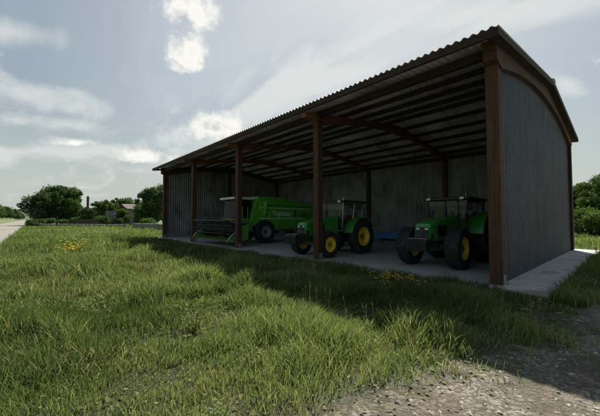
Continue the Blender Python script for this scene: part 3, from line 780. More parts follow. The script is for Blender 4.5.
    for k in range(6):
        a = 2*pi*k/6+.3; y, z = cos(a)*.50, sin(a)*.50
        bt = MB().box((0, y, z), (2*H-.24, .13, .04), Matrix.Rotation(a+pi/2, 3, 'X'))
        for j in range(32):
            x = -H+.2+j*(2*H-.4)/31; bt.tube([(x, y, z), (x, y+.05, z-.13), (x, y+.02, z-.24)], .008, 4)
        bt.build('bat', M['black'], reel)
    for j in range(5):
        sp = MB(); x = -H+.16+j*(2*H-.32)/4
        for k in range(6):
            a = 2*pi*k/6+.3; sp.tube([(x, 0, 0), (x, cos(a)*.5, sin(a)*.5)], .018, 6)
        sp.tube([(x, cos(2*pi*q/12+.3)*.36, sin(2*pi*q/12+.3)*.36) for q in range(13)], .012, 5, False)
        sp.build('spider', M['black'], reel)
    kb = MB()
    for j in range(64): x = -H+.08+j*(2*H-.16)/63; kb.add([(x-.03, -.75, .22), (x+.03, -.75, .22), (x, -.87, .225), (x, -.75, .245)], [(0, 1, 2), (0, 2, 3), (1, 3, 2), (0, 3, 1)])
    kb.build('cutter_bar', M['steel'], hd)
    return t
make_combine((-18.55, 12.15, .06))

# ------------------------------------------------------------------ blue implement by the back wall
def blue_box():
    t = empty('transport_box', (-12.1, 20.9, .06)); tag(t, 'low blue steel box on the concrete floor against the barn back wall', 'implement')
    MB().box((0, 0, .20), (3.4, .95, .05)).build('floor_plate', M['blue'], t)
    for y in (-.49, .49): MB().box((0, y, .42), (3.4, .04, .42), b=.008).build('side_wall', M['blue'], t)
    for x in (-1.72, 1.72): MB().box((x, 0, .42), (.04, 1.0, .42), b=.008).build('end_wall', M['blue'], t)
    r = MB()
    for x in (-1.5, -.75, 0, .75, 1.5): r.box((x, -.53, .42), (.07, .05, .44), b=.008)
    r.box((0, -.53, .64), (3.5, .07, .06), b=.01); r.build('rib', M['blue'], t)
    for x in (-1.2, 1.2): MB().box((x, 0, .09), (.14, 1.0, .18), b=.01).build('skid', M['black'], t)
    MB().prism([(-.45, .2), (.45, .2), (.18, .95), (-.18, .95)], .50, .56, 'y').build('headstock', M['blue'], t)
blue_box()

# ------------------------------------------------------------------ trees and bushes
def leaf_cloud(rng, centres, radii, n, size, tone0=(.0, 1.0), flat=.8):
    centres = np.array(centres); radii = np.array(radii)
    pr = radii**2; idx = rng.choice(len(centres), n, p=pr/pr.sum())
    d = rng.normal(size=(n, 3)); d /= np.linalg.norm(d, axis=1)[:, None]; d[:, 2] *= flat
    r = radii[idx]*(.35+.65*rng.random(n)**.45)*(1+.16*rng.normal(size=n))
    P = centres[idx]+d*r[:, None]
    nb = rng.random(len(centres))
    tone = np.clip(.55*nb[idx]+.45*rng.random(n), 0, 1)*(tone0[1]-tone0[0])+tone0[0]
    # leaf clump: a folded quad with a random attitude
    a = rng.normal(size=(n, 3))+d*.8; a /= np.linalg.norm(a, axis=1)[:, None]
    ref = rng.normal(size=(n, 3)); u = np.cross(a, ref); u /= np.linalg.norm(u, axis=1)[:, None]; v = np.cross(a, u)
    s = size*(.55+.9*rng.random(n))[:, None]
    q = [P-u*s*.9, P-v*s*.42+a*s*.12, P+u*s*.9, P+v*s*.42+a*s*.12]
    V = np.stack(q, 1).reshape(-1, 3); F = np.arange(n*4).reshape(n, 4)
    return V, F, np.repeat(tone, 4)
def make_tree(seed, H, CR, n, size, leafm, name='broadleaf_tree', base=.16, top=1.0, sq=1.0, nb=34):
    rng = np.random.default_rng(seed); t = empty(name)
    tr = MB(); lean = rng.normal(size=2)*.03*H
    tr.tube([(0, 0, -.1), (lean[0]*.2, lean[1]*.2, H*.15), (lean[0]*.5, lean[1]*.5, H*.4), (lean[0], lean[1], H*.8)], [.034*H, .024*H, .017*H, .004*H], 10)
    cs = []; rs = []
    zc = H*(base+1)/2; hzz = H*(1-base)/2
    for k in range(nb):
        d = rng.normal(size=3); d /= np.linalg.norm(d); rr = rng.random()**.5
        c = np.array([d[0]*CR*.78*rr*sq, d[1]*CR*.78*rr, zc+d[2]*hzz*.80*rr])
        wz = 1-.35*max(0, (c[2]-zc)/hzz)
        c[0] *= wz; c[1] *= wz
        cs.append(c+np.array([lean[0]*.6, lean[1]*.6, 0])); rs.append(CR*(.12+.30*rng.random()**1.6))
    for k in range(0, nb, 2):
        c = cs[k]; z0 = H*(.14+.3*rng.random())
        a = Vector((lean[0]*.4, lean[1]*.4, z0)); e = Vector(c); m_ = (a+e)/2+Vector((0, 0, -.04*H))
        tr.tube([a, m_, e], [.010*H, .007*H, .002*H], 6)
    # twigs poking out of the outline
    for k in range(8):
        d = rng.normal(size=3); d /= np.linalg.norm(d); d[2] = abs(d[2])
        c = np.array([d[0]*CR*.80*sq, d[1]*CR*.80, zc+d[2]*hzz*.86]); cs.append(c); rs.append(CR*.15)
    tr.build('trunk', M['bark'], t, smooth=True)
    V, F, T = leaf_cloud(rng, cs, rs, n, size)
    np_mesh('crown', V, F, leafm, T, t)
    return t
def make_bush(seed, H, R, n, size, leafm, name='bush'):
    rng = np.random.default_rng(seed); t = empty(name)
    st = MB()
    cs = []; rs = []
    for k in range(14):
        a = rng.random()*2*pi; rr = rng.random()**.5*R*.7; z = H*(.25+.5*rng.random())
        cs.append((cos(a)*rr, sin(a)*rr, z)); rs.append(R*(.22+.25*rng.random()))
        st.tube([(0, 0, 0), (cos(a)*rr*.4, sin(a)*rr*.4, z*.5), (cos(a)*rr, sin(a)*rr, z)], [.03*H, .015*H, .004*H], 5)
    st.build('stems', M['bark'], t)
    V, F, T = leaf_cloud(rng, cs, rs, n, size)
    V[:, 2] = np.maximum(V[:, 2], .02)
    np_mesh('crown', V, F, leafm, T, t); return t
def at(u, dist, z=0.0):                                    # ground point in the direction of image column u at that depth
    a = (u-300)/300.1; fx, fy = -sin(YAW), cos(YAW)
    return (dist*(fx+a*fy), dist*(fy-a*fx), z)
used = set()
def place(proto, u, dist, sc, label, cat, group, rz=None, sxy=1.0, key=None):
    o = proto if id(proto) not in used else copy_tree(proto)
    used.add(id(proto))
    o.location = at(u, dist); o.rotation_euler = (0, 0, random.random()*6.28 if rz is None else rz); o.scale = (sc*sxy, sc*sxy, sc)
    tag(o, label, cat, group); return o
TA = make_tree(3, 10, 5.4, 15000, .26, M['leaf_b'], base=.06)
TB = make_tree(5, 10, 5.0, 15000, .26, M['leaf_a'], base=.10)
TC = make_tree(9, 10, 4.2, 13000, .26, M['leaf_c'], base=.10)
G1 = 'trees beyond the end of the meadow'
for (p, u, d, s, sx, lb) in [
    (TA, 41, 80, .98, .95, 'dark round tree at the end of the road, leftmost of the far tree clump'),
    (TA, 57, 86, 1.24, .95, 'tallest dark tree in the middle of the left tree clump'),
    (TB, 68, 84, 1.12, .78, 'lighter green tree on the right of the tall dark clump'),
    (TA, 88, 76, .50, .9, 'small dark tree in front of the foot of the brick chimney'),
    (TA, 84, 98, .62, .9, 'dark low tree standing just left of the brick chimney'),
    (TB, 99, 96, .78, .95, 'low spreading tree just right of the brick chimney'),
    (TC, 108, 90, .80, 1.0, 'bright green tree between the chimney and the ruined house'),
    (TC, 123, 76, .50, 1.0, 'small bright tree in front of the left end of the ruined house'),
    (TB, 143, 70, .52, .9, 'small leafy tree in front of the right end of the ruined house'),
    (TB, 121, 100, .92, .9, 'mid green tree touching the left end of the ruined house'),
    (TA, 153, 74, 1.04, .8, 'dark tall tree just left of the barn corner, right of the ruined house'),
    (TB, 166, 80, 1.10, .8, 'mid green tree half hidden behind the left corner of the barn'),
    (TB, 133, 130, .96, 1.2, 'pale distant tree showing above the roof of the ruined house')]:
    place(p, u, d, s, lb, 'tree', G1, sxy=sx)
def make_bushy_right():
    G = 'trees and bushes behind the barn'
    TD = make_tree(21, 8, 3.6, 22000, .15, M['leaf_a'], base=.03, nb=46)
    TE = make_tree(23, 8, 3.4, 22000, .15, M['leaf_c'], base=.03, nb=46)
    for (p, u, d, s, sx, lb) in [
        (TD, 578, 38, .78, 1.0, 'mid green tree just right of the back corner of the barn'),
        (TE, 594, 36, .84, .95, 'bright leafy tree at the right edge of the picture'),
        (TD, 612, 34, .92, 1.0, 'large tree just beyond the right edge, above the gravel track'),
        (TE, 640, 38, 1.0, 1.0, 'leafy tree farther right beyond the gravel track'),
        (TD, 562, 46, .9, 1.0, 'tree behind the gable of the barn')]:
        place(p, u, d, s, lb, 'tree', G, sxy=sx)
    BU = make_bush(31, 2.4, 1.9, 9000, .10, M['leaf_c'])
    for i, (u, d, s, lb) in enumerate([(579, 31, 1.15, 'bright green bush at the foot of the trees by the back corner of the barn'),
                         (592, 30, 1.2, 'full green bush at the foot of the rightmost tree'), (604, 28, 1.1, 'green bush beside the gravel track, just past the right edge')]):
        place(BU, u, d, s, lb, 'bush', 'bushes behind the barn')
make_bushy_right()
FB = make_bush(33, 2.2, 2.2, 5000, .17, M['leaf_a'])
for i, (u, d, s, lb) in enumerate([(36, 70, .8, 'low dark bush beside the end of the road'), (48, 74, .9, 'low bush under the tallest dark tree'),
        (66, 72, .8, 'low bush under the lighter tree of the left clump'), (80, 76, 1.0, 'bush below the brick chimney'), (93, 78, 1.1, 'round bush right of the chimney'),
        (104, 76, 1.2, 'spreading bush left of the ruined house'), (116, 74, .9, 'low bush against the ruined house'), (150, 62, .9, 'low bush near the stone wall by the barn corner')]):
    place(FB, u, d, s, lb, 'bush', 'low bushes along the end of the meadow')

# ------------------------------------------------------------------ bank beside the road and far hills
def build_terrain():
    xs = np.linspace(-420, -34, 90); ys = np.concatenate([np.linspace(-70, -20, 10), np.linspace(-18, -8.4, 16)]); V = []
    X, Y = np.meshgrid(xs, ys, indexing='ij')
    rise = np.clip((-8.4-Y)/9, 0, 1); rise = rise*rise*(3-2*rise)
    endf = np.clip((-60-X)/60, 0, 1)
    Z = rise*endf*(3.2+1.6*N1.fbm(X*.03, Y*.05))+.25*(N2.fbm(X*.4, Y*.4)-.5)*rise-.02
    V = np.stack([X, Y, Z], -1).reshape(-1, 3); n, m_ = X.shape
    i, j = np.meshgrid(np.arange(n-1), np.arange(m_-1), indexing='ij'); a = (i*m_+j).ravel()
    o = np_mesh('hillside', V, np.stack([a, a+m_, a+m_+1, a+1], 1), M['bank']); o['kind'] = 'structure'
    # ring of low hills
    A = np.linspace(0, 2*pi, 181); R = np.array([700, 900, 1150, 1500, 2200.]); HZ = np.array([-2, 6, 17, 24, -5.])
    AA, RR = np.meshgrid(A, R, indexing='ij'); HH = np.tile(HZ, (181, 1))*(.25+1.0*N3.fbm(8*np.cos(AA)+20, 8*np.sin(AA)+20))
    V = np.stack([RR*np.cos(AA), RR*np.sin(AA), HH], -1).reshape(-1, 3)
    i, j = np.meshgrid(np.arange(180), np.arange(4), indexing='ij'); a = (i*5+j).ravel()
    o = np_mesh('hills', V, np.stack([a, a+5, a+6, a+1], 1), M['hill']); o['kind'] = 'structure'
build_terrain()
bankB = make_bush(35, 4.2, 3.4, 7000, .26, M['leaf_b'])
for k in range(30):
    x = -112-k*13.5-(k/10.)**3*12; y = -13.4-(k*7 % 5)*.9
    o = bankB if k == 0 else copy_tree(bankB)
    o.location = (x, y, 2.0); s = (1.25+.25*((k*5) % 4)/3)*(1+.02*k); o.scale = (s*1.5, s, s); o.rotation_euler = (0, 0, .2*(k % 3))
    tag(o, 'dark bush on the grassy bank left of the road', 'bush', 'bushes on the roadside bank')

# ------------------------------------------------------------------ ruined house, chimney, wall, fence
def facing(o, u, d):                                       # local -Y turned towards the viewer
    p = at(u, d); o.location = p; o.rotation_euler = (0, 0, math.atan2(p[1], p[0])-pi/2+.0)
def house():
    t = empty('ruined_house'); facing(t, 132, 82); t.rotation_euler[2] += .35
    tag(t, 'small grey ruined house with dark doorway and dark tiled roof between the far trees', 'house')
    MB().prism([(-4.5, 0), (3.6, 0), (3.6, 2.2), (2.2, 3.4), (1.6, 4.3), (-1.0, 4.3), (-4.5, 3.0)], -.25, .25, 'y').box((-4.3, 3, 1.7), (.45, 6, 3.4)).box((3.4, 3, 1.6), (.45, 6, 3.2)).box((-.5, 6, 2), (8, .45, 4)).build('wall', M['render'], t)
    MB().prism([(-.35, 4.2), (-.35, 4.5), (3.0, 5.9), (6.6, 4.4), (6.6, 4.1), (3, 5.6)], -1.6, 2.5).build('roof', M['tiles'], t)
    MB().box((-2.0, -.27, 1.55), (2.6, .08, 1.7)).build('opening_panel', M['dark_panel'], t)
    MB().box((1.9, -.27, 1.9), (.8, .08, 1.0)).build('window', M['dark_panel'], t)
    MB().box((1.9, -.33, 1.34), (1.1, .2, .12)).build('window_sill', M['stonewall'], t)
    MB().box((1.6, 1.2, 5.6), (.6, .6, 1.5)).build('chimney', M['brick'], t)
house()
def chimney_stack():
    t = empty('brick_chimney'); facing(t, 87.5, 88); tag(t, 'tall dark brick chimney rising between the far trees', 'chimney')
    MB().box((0, 0, 4.0), (.62, .62, 8.2)).build('stack', M['brick'], t)
    MB().box((0, 0, 8.0), (.78, .78, .3)).build('cap', M['brick'], t)
    for x in (0,): MB().lathe([(8.1, .17), (8.6, .14), (8.6, .10), (8.2, .10)], 12, 'z', (x, 0, 0)).build('pot', M['tiles'], t)
chimney_stack()
def rubble_wall(u0, u1, d0, d1, h, label, seed, m_='stonewall'):
    a = Vector(at(u0, d0)); b = Vector(at(u1, d1)); L = (b-a).length
    t = empty('stone_wall', a, math.atan2(b.y-a.y, b.x-a.x)); tag(t, label, 'wall')
    rnd = random.Random(seed); w_ = MB().box((L/2, 0, h*.42), (L, .32, h*.84))
    for row in range(3):
        x = 0
        while x < L:
            l = rnd.uniform(.3, .8); z = h*(.18+.32*row)
            w_.box((x+l/2, -.15+rnd.uniform(-.03, .02), z), (l*.94, .16, h*.3), Matrix.Rotation(rnd.uniform(-.05, .05), 3, 'Y'), b=.03); x += l
    w_.build('stonework', M[m_], t)
    c = MB(); x = 0
    while x < L:
        l = rnd.uniform(.35, .9); c.box((x+l/2, 0, h*.88+rnd.uniform(-.03, .08)), (l*.93, .42, .16), Matrix.Rotation(rnd.uniform(-.08, .08), 3, 'Y'), b=.03); x += l
    c.build('coping', M[m_], t)
rubble_wall(38, 126, 70, 62, .55, 'long low pale stone wall at the end of the meadow, below the far trees', 4)
rubble_wall(134, 165, 52, 44, 1.0, 'grey stone wall just left of the barn corner', 5)
def board_fence():
    a = Vector(at(60, 73)); b = Vector(at(98, 69)); L = (b-a).length
    t = empty('board_fence', a, math.atan2(b.y-a.y, b.x-a.x)); tag(t, 'dark brown board fence under the far trees, left of the brick chimney', 'fence')
    n = 7
    for k in range(n): MB().box((L*k/(n-1), .08, .85), (.14, .14, 1.7)).build('post', M['oldwood'], t)
    b_ = MB()
    for k in range(3): b_.box((L/2, .0, .75+k*.38), (L, .04, .30))
    b_.build('boards', M['oldwood'], t)
board_fence()
def gate_post():
    t = empty('wooden_post'); facing(t, 57.5, 66)
    tag(t, 'lone dark wooden post standing in front of the tallest far tree', 'post')
    MB().box((0, 0, 1.1), (.26, .26, 2.2), b=.02).build('shaft', M['oldwood'], t); MB().prism([(-.17, 2.2), (.17, 2.2), (0, 2.38)], -.17, .17, 'y').build('cap', M['oldwood'], t)
gate_post()

# ------------------------------------------------------------------ grass
def in_slab(x, y, m_=0.0): return (x > X4-.8-m_) & (x < X0+1.15+m_) & (y > Y0-.6-m_) & (y < YB+1.1+m_)
GE_Y = np.arange(-3, 60, .1); GE_X = np.array([grav_edge(y) for y in GE_Y])
def grass_field():
    rng = RNG; fwd = math.atan2(cos(YAW), -sin(YAW)); PX = []; PY = []; PR = []
    for r0, r1, dens in [(.7, 2.2, 2300), (2.2, 4.5, 2700), (4.5, 9, 1450), (9, 18, 520), (18, 38, 95), (38, 85, 15)]:
        th = 2.35; n = int(.5*th*(r1*r1-r0*r0)*dens)
        r = np.sqrt(rng.random(n)*(r1*r1-r0*r0)+r0*r0); a = fwd+(rng.random(n)-.5)*th
        # gather into tufts
        nt = max(1, n//14); k = rng.integers(0, nt, n); sp = .045+.010*r
        tx = r[:nt]*np.cos(a[:nt]); ty = r[:nt]*np.sin(a[:nt])
        loose = rng.random(n) < .35
        x = np.where(loose, r*np.cos(a), tx[k]+rng.normal(size=n)*sp); y = np.where(loose, r*np.sin(a), ty[k]+rng.normal(size=n)*sp)
        PX.append(x); PY.append(y); PR.append(np.hypot(x, y))
    x = np.concatenate(PX); y = np.concatenate(PY); r = np.concatenate(PR)
    dn = N1.fbm(x*.55+30, y*.55+30, 3); dn2 = N2.fbm(x*1.9+9, y*1.9, 2)
    ge = np.interp(y, GE_Y, GE_X)
    dist_g = ge-x                                          # >0 on the meadow side of the track
    keep = ~in_slab(x, y, -.16*np.clip(dn2*2-.7, 0, 1))
    keep &= ~((y < -1.25-.15*dn2) & (y > -7.8))
    track = (dist_g+1.1*(N3.fbm(x*2.3+9, y*2.3, 2)-.5) < .05) & (x < 4.7)
    keep &= ~(track & (rng.random(len(x)) > .22*np.clip((dn2-.48)*6, 0, 1)))
    # thin, worn ground near the track and in the foreground
    nearg = np.clip((dist_g+.9*(N3.fbm(x*2.3+9, y*2.3, 2)-.5))/1.1, 0, 1)
    front = np.clip((r-1.5)/4.0, 0, 1)
    strip = (x > X0+1.15) & (y > 8)
    worn = np.clip((dn2*.6+dn*.4)*1.9-.45, 0, 1)
    p = np.where(strip, 1.0, (.25+.75*nearg)*np.clip(.45+.65*front+worn*.8, 0, 1)*np.clip(.85+1.1*worn, 0, 1))
    p = np.where((r > 12), np.maximum(p, .75), p)
    gaps = N3.fbm(x*1.5+40, y*1.5+77, 2); p = p*np.where((r < 14) & ~strip, np.clip((gaps-.27)*7, .45, 1), 1)
    keep &= rng.random(len(x)) < p
    x, y, r, dn, dn2, nearg, front, strip = (q[keep] for q in (x, y, r, dn, dn2, nearg, front, strip))
    n = len(x)
    h = (.13+.20*dn+.10*dn2)*(.55+.75*rng.random(n)**1.2)*(.45+.55*nearg)*(.72+.38*front)
    h *= 1-.45*np.clip((y-5.8)/1.6, 0, 1)*(x < X0+1.3)*(x > X4-2)*(y < Y0+2)
    hollow = N3.fbm(x*1.15+140, y*1.15+12, 2); h *= np.where((r < 16) & ~strip, np.clip((hollow-.30)*6, .38, 1), 1)*(1+.22*np.clip((hollow-.55)*5, 0, 1))
    tall = N1.fbm(x*.9+70, y*.9+11, 2); h *= .48+1.05*np.clip((tall-.32)*2.6, 0, 1)
    h = np.where(strip, .20+.14*rng.random(n), h)
    h *= np.clip(1-.0*(r-30)/50, .7, 1)
    wdt = .0024*(1+rng.random(n)*.9)*np.clip(r/2.6, 1, None)**.72
    az = rng.random(n)*2*pi; lean = h*(.15+.55*rng.random(n)**1.4)
    wind = np.array([.25, -.10])
    lx = np.cos(az)*lean+wind[0]*h*.5; ly = np.sin(az)*lean+wind[1]*h*.5
    fa = rng.random(n)*pi; wx = np.cos(fa)*wdt; wy = np.sin(fa)*wdt
    V = np.zeros((n, 7, 3), np.float32)
    for i, (t_, wf) in enumerate([(0, 1.0), (.38, .95), (.74, .62)]):
        cx = x+lx*t_**2; cy = y+ly*t_**2; cz = h*(t_-.16*t_*t_)*1.05
        V[:, 2*i] = np.stack([cx-wx*wf, cy-wy*wf, cz-.01*(i == 0)], 1); V[:, 2*i+1] = np.stack([cx+wx*wf, cy+wy*wf, cz-.01*(i == 0)], 1)
    V[:, 6] = np.stack([x+lx, y+ly, h*.88], 1)
    b = np.arange(n)[:, None]*7
    F = np.concatenate([b+np.array([0, 1, 3]), b+np.array([0, 3, 2]), b+np.array([2, 3, 5]), b+np.array([2, 5, 4]), b+np.array([4, 5, 6])])
    tone = .30+.42*(N3.fbm(x*.35, y*.35, 3)-.5)*2*.7+.22*(rng.random(n)-.5)+.12*(N2.fbm(x*1.3, y*1.3)-.5)
    tone += .10*(1-nearg)+.12*(1-front)
    patch = np.clip((N2.fbm(x*.8+60, y*.8+31, 3)-.52)*6, 0, 1)*(r < 16)
    tone -= .20*np.clip((N1.fbm(x*.75+12, y*.75+44, 3)-.5)*5, 0, 1)*(r < 14)
    dry = rng.random(n) < (.02+.06*(1-front)+.10*(1-nearg)+.16*patch); tone = np.where(dry, .86+.14*rng.random(n), np.clip(tone, 0, .8))
    T = np.repeat(tone, 7).reshape(n, 7); T = np.clip(T+np.array([-.05, -.05, 0, 0, .03, .03, .08]), 0, 1)
    o = np_mesh('meadow_grass', V.reshape(-1, 3), F, M['grass'], T.ravel())
    tag(o, 'ragged green meadow grass covering the ground in front of the barn', 'grass', kind='stuff')
    print('blades', n)
grass_field()

def ground_leaves():                                       # clover-like low leaves and litter between the blades
    rng = RNG; n = 9000; fwd = math.atan2(cos(YAW), -sin(YAW))
    r = .8+10*rng.random(n)**.8; a = fwd+(rng.random(n)-.5)*2.3; x = r*np.cos(a); y = r*np.sin(a)
    k = (~in_slab(x, y, .05)) & ~((y < -1.3)) & (np.interp(y, GE_Y, GE_X)-x > -.25) & (N1.fbm(x*1.3+3, y*1.3+8) > .42); x, y, r = x[k], y[k], r[k]; n = len(x)
    s = .012+.016*rng.random(n); s *= np.clip(r/3, 1, 3); z = .02+.05*rng.random(n)
    fa = rng.random(n)*2*pi; u = np.stack([np.cos(fa), np.sin(fa), .5*(rng.random(n)-.5)], 1); v = np.stack([-np.sin(fa), np.cos(fa), .5*(rng.random(n)-.5)], 1)
    P = np.stack([x, y, z], 1)
    V = np.stack([P-u*s[:, None], P-v*s[:, None]*.6, P+u*s[:, None], P+v*s[:, None]*.6], 1).reshape(-1, 3)
    o = np_mesh('ground_cover', V, np.arange(4*n).reshape(n, 4), M['weed'], np.repeat(rng.random(n), 4))
    tag(o, 'small low leaves and litter between the grass blades', 'ground cover', kind='stuff')
ground_leaves()

# ------------------------------------------------------------------ stones on the track
def ico(sub):
    import bmesh
    bm = bmesh.new(); bmesh.ops.create_icosphere(bm, subdivisions=sub, radius=1.0)
    V = np.array([v.co[:] for v in bm.verts]); F = np.array([[v.index for v in f.verts] for f in bm.faces]); bm.free(); return V, F
def stones():
    rng = RNG
    def batch(name, n, sub, xs, ys, smin, smax, pw, label, wgt):
        V0, F0 = ico(sub)
        var = []
        for k in range(10):
            q = V0*(1+.0*V0)
            for j in range(9):
                d = rng.normal(size=3); d /= np.linalg.norm(d); c = .28+.38*rng.random()
                dd = q@d; q = q-np.outer(np.maximum(dd-c, 0)*.97, d)
            q *= np.array([1, .6+.4*rng.random(), .45+.25*rng.random()]); q *= 1+.05*rng.normal(size=(len(q), 1)); var.append(q)
        x = xs[0]+(xs[1]-xs[0])*rng.random(n*4); y = ys[0]+(ys[1]-ys[0])*rng.random(n*4)
        ge = np.interp(y, GE_Y, GE_X)
        p = wgt(x, y, x-ge); k = (rng.random(n*4) < p) & ~in_slab(x, y, .1) & (x < 4.5) & (np.hypot(x, y) > .5); x = x[k][:n]; y = y[k][:n]; n = len(x)
        s = smin+(smax-smin)*rng.random(n)**pw
        vi = rng.integers(0, 10, n); a = rng.random(n)*2*pi; A = np.array(var)[vi]*s[:, None, None]
        R = np.zeros((n, 3, 3)); R[:, 0, 0] = np.cos(a); R[:, 0, 1] = -np.sin(a); R[:, 1, 0] = np.sin(a); R[:, 1, 1] = np.cos(a); R[:, 2, 2] = 1
        tl = rng.normal(size=n)*.25; T = np.zeros((n, 3, 3)); T[:, 0, 0] = 1; T[:, 1, 1] = np.cos(tl); T[:, 1, 2] = -np.sin(tl); T[:, 2, 1] = np.sin(tl); T[:, 2, 2] = np.cos(tl)
        A = np.einsum('nij,nvj->nvi', R@T, A); A[:, :, 0] += x[:, None]; A[:, :, 1] += y[:, None]; A[:, :, 2] += (s*.10)[:, None]
        m_ = len(V0); F = (np.arange(n)[:, None, None]*m_+F0[None]).reshape(-1, 3)
        o = np_mesh(name, A.reshape(-1, 3), F, M['stones'], np.repeat(np.clip(rng.random(n)**1.3*.8+.2*(s > .035), 0, 1), m_))
        tag(o, label, 'stones', kind='stuff')
    patch = lambda x, y, d: np.clip(d/.25+.55, 0, 1)*np.clip(N2.fbm(x*1.1+50, y*1.1+3)*3.2-.95, .08, 1)
    batch('gravel_stones', 14000, 2, (-3, 4.5), (1.2, 6.5), .007, .040, 3.2, 'loose pale grey stones scattered on the track and at its grassy edge', patch)
    batch('pebbles', 48000, 1, (-3, 4.5), (1.2, 9), .003, .014, 1.8, 'small pebbles and grit covering the track', patch)
    batch('far_gravel', 6000, 1, (-1, 4.5), (6, 30), .012, .05, 2.4, 'loose stones on the far part of the track beside the barn', patch)
stones()

# ------------------------------------------------------------------ wild plants
def make_flower(seed, H, spread, ns, leafm, petals=True, name='wildflower'):
    rng = random.Random(seed); t = empty(name); st = MB(); V = []; tones = []; heads = []
    def leaf(p, d, L, wd):
        d = Vector(d).normalized(); s_ = d.cross(Vector((0, 0, 1))); s_ = s_.normalized() if s_.length > 1e-3 else Vector((1, 0, 0))
        p = Vector(p); m_ = p+d*L*.5; V.extend([p, m_+s_*wd, p+d*L-Vector((0, 0, L*.25)), m_-s_*wd]); tones.append(rng.random())
    for k in range(ns):
        a = rng.random()*6.28; r = spread*rng.random()**.6; h = H*rng.uniform(.6, 1)
        b = Vector((cos(a)*r*.35, sin(a)*r*.35, 0)); m_ = Vector((cos(a)*r*.7, sin(a)*r*.7, h*.55)); e = Vector((cos(a)*r, sin(a)*r, h))
        st.tube([b, m_, e], [.006, .005, .003], 5)
        for j in range(9):
            q = rng.random(); p = b.lerp(m_, q*2) if q < .5 else m_.lerp(e, q*2-1); aa = rng.random()*6.28
            leaf(p, (cos(aa), sin(aa), .5), rng.uniform(.06, .13)*(H/.5), .014*(H/.5))
        if petals:
            heads.append(e)
            for j in range(2): aa = rng.random()*6.28; q = m_.lerp(e, rng.uniform(.1, .9))+Vector((cos(aa)*.05, sin(aa)*.05, .03)); heads.append(q)
    st.build('stems', M['weed'], t)
    V_ = np.array([v[:] for v in V]); np_mesh('leaves', V_, np.arange(len(V_)).reshape(-1, 4), leafm, np.repeat(tones, 4), t)
    for e in heads:
        Vp = []
        for k in range(9):
            a = 2*pi*k/9+rng.random()*.2; R = .030*(H/.5)**.5
            d = Vector((cos(a), sin(a), .9)); s_ = Vector((-sin(a), cos(a), 0))
            Vp += [e, e+d*R*.6+s_*R*.25, e+d*R, e+d*R*.6-s_*R*.25]
        Vp = np.array([v[:] for v in Vp]); np_mesh('blossom', Vp, np.arange(36).reshape(-1, 4), M['petal'], np.repeat(np.random.default_rng(1).random(9), 4), t)
    return t
F1 = make_flower(1, .62, .48, 13, M['weed']); F2 = make_flower(2, .50, .46, 15, M['weed']); F3 = make_flower(3, .5, .24, 16, M['weed'], False, 'leafy_weed'); F4 = make_flower(5, .48, .22, 14, M['olive'], False, 'dry_weed')
fl_used = set()
def flower(p, x, y, s, label, cat, group):
    o = p if p.name not in fl_used else copy_tree(p); fl_used.add(p.name)
    o.location = (x, y, 0); o.scale = (s, s, s); o.rotation_euler = (0, 0, random.random()*6); tag(o, label, cat, group)
flower(F1, -18.0, 1.6, 1.25, 'taller of the two yellow wildflower clumps in the meadow near the road', 'wildflower', 'yellow wildflowers in the meadow')
flower(F2, -16.6, 1.35, 1.2, 'short yellow wildflowers just in front of the taller pair near the road', 'wildflower', 'yellow wildflowers in the meadow')
flower(F2, -4.1, 6.45, .95, 'yellow wildflowers in barn shade before the right tractor, left of the two clumps', 'wildflower', 'yellow wildflowers in the meadow')
flower(F2, -3.65, 6.75, .9, 'yellow wildflowers in barn shade before the right tractor, right of the two clumps', 'wildflower', 'yellow wildflowers in the meadow')
flower(F3, -16.3, 4.7, 1.5, 'pale leafy weed in the meadow in front of the left barn corner', 'weed', 'leafy weeds in the meadow')
flower(F3, -15.2, 5.0, 1.1, 'smaller leafy weed beside the pale one in front of the left barn corner', 'weed', 'leafy weeds in the meadow')
flower(F3, -22.5, .2, 1.4, 'leafy weed in the meadow beside the road edge', 'weed', 'leafy weeds in the meadow')
flower(F3, -2.75, 2.25, .62, 'leafy green weed in the foreground near the gravel edge', 'weed', 'leafy weeds in the meadow')
flower(F4, -2.95, 1.95, .6, 'dry olive-coloured weed in the foreground near the gravel edge', 'dry weed', 'dry weeds in the meadow')
flower(F4, -2.85, -.28, .75, 'dry olive-coloured weed in the bottom left corner', 'dry weed', 'dry weeds in the meadow')

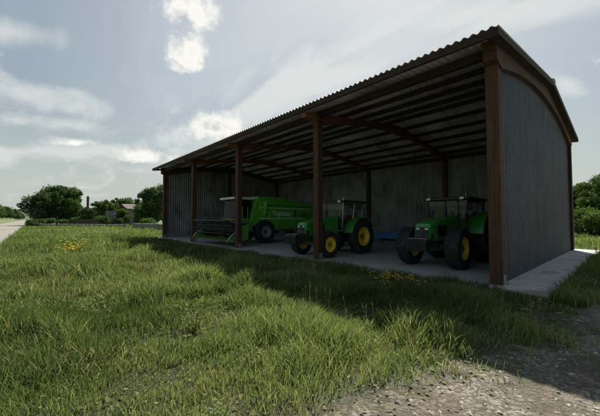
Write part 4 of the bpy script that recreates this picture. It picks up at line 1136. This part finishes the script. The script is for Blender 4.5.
# ------------------------------------------------------------------ straw and mud crumbs on the barn floor
def litter():
    rng = np.random.default_rng(77); n = 5200
    x = X4-.5+(X0+1.0-X4+.5)*rng.random(n)**.6; y = Y0-.55+(13.2)*rng.random(n)**2.2
    k = N1.fbm(x*.8+5, y*.8+90, 2)+.25*(y < Y0+.4) > .50; x, y = x[k], y[k]; n = len(x)
    a = rng.random(n)*2*pi; L = .02+.06*rng.random(n); wd = .0022+.002*rng.random(n)
    P = np.stack([x, y, .066+.012*rng.random(n)], 1); u = np.stack([np.cos(a), np.sin(a), .12*rng.normal(size=n)], 1)*L[:, None]; v = np.stack([-np.sin(a), np.cos(a), 0*a], 1)*wd[:, None]
    V = np.stack([P-u-v, P+u-v, P+u+v, P-u+v], 1).reshape(-1, 3)
    o = np_mesh('straw_litter', V, np.arange(4*n).reshape(n, 4), M['straw'], np.repeat(rng.random(n), 4))
    tag(o, 'bits of straw scattered over the concrete floor of the barn', 'straw', kind='stuff')
litter()

# ------------------------------------------------------------------ thin seed stalks standing above the sward
def stalks():
    rng = np.random.default_rng(5); fwd = math.atan2(cos(YAW), -sin(YAW)); n = 5200
    r = np.sqrt(rng.random(n)*(15**2-1.3**2)+1.3**2); a = fwd+(rng.random(n)-.5)*2.2; x = r*np.cos(a); y = r*np.sin(a)
    k = ~in_slab(x, y, .15) & (y > -1.2) & (np.interp(y, GE_Y, GE_X)-x > .25) & (N2.fbm(x*.8+60, y*.8+31, 3) > .47) & (y < 7.5); x, y, r = x[k], y[k], r[k]; n = len(x)
    h = .26+.22*rng.random(n); az = rng.random(n)*2*pi; ln = h*.35*rng.random(n); lx = np.cos(az)*ln; ly = np.sin(az)*ln
    wd = .0011*np.clip(r/3, 1, None)**.8; fa = rng.random(n)*pi; wx = np.cos(fa)*wd; wy = np.sin(fa)*wd
    V = np.zeros((n, 8, 3))
    for i, (t_, f) in enumerate([(0, 1), (.80, .8), (.90, 3.2), (1.0, .5)]):
        V[:, 2*i] = np.stack([x+lx*t_**2-wx*f, y+ly*t_**2-wy*f, h*t_], 1); V[:, 2*i+1] = np.stack([x+lx*t_**2+wx*f, y+ly*t_**2+wy*f, h*t_], 1)
    b = np.arange(n)[:, None]*8; F = np.concatenate([b+np.array([0, 1, 3, 2]), b+np.array([2, 3, 5, 4]), b+np.array([4, 5, 7, 6])])
    o = np_mesh('seed_stalks', V.reshape(-1, 3), F, M['straw'], np.repeat(rng.random(n)*.7, 8))
    tag(o, 'thin dry seed stalks standing above the meadow grass', 'grass', kind='stuff')
stalks()
flower(F3, -2.35, 1.15, .55, 'leafy green weed at the bottom of the picture left of the gravel', 'weed', 'leafy weeds in the meadow')
flower(F3, -4.6, 1.9, .7, 'leafy green weed alone in the middle of the sunlit meadow', 'weed', 'leafy weeds in the meadow')
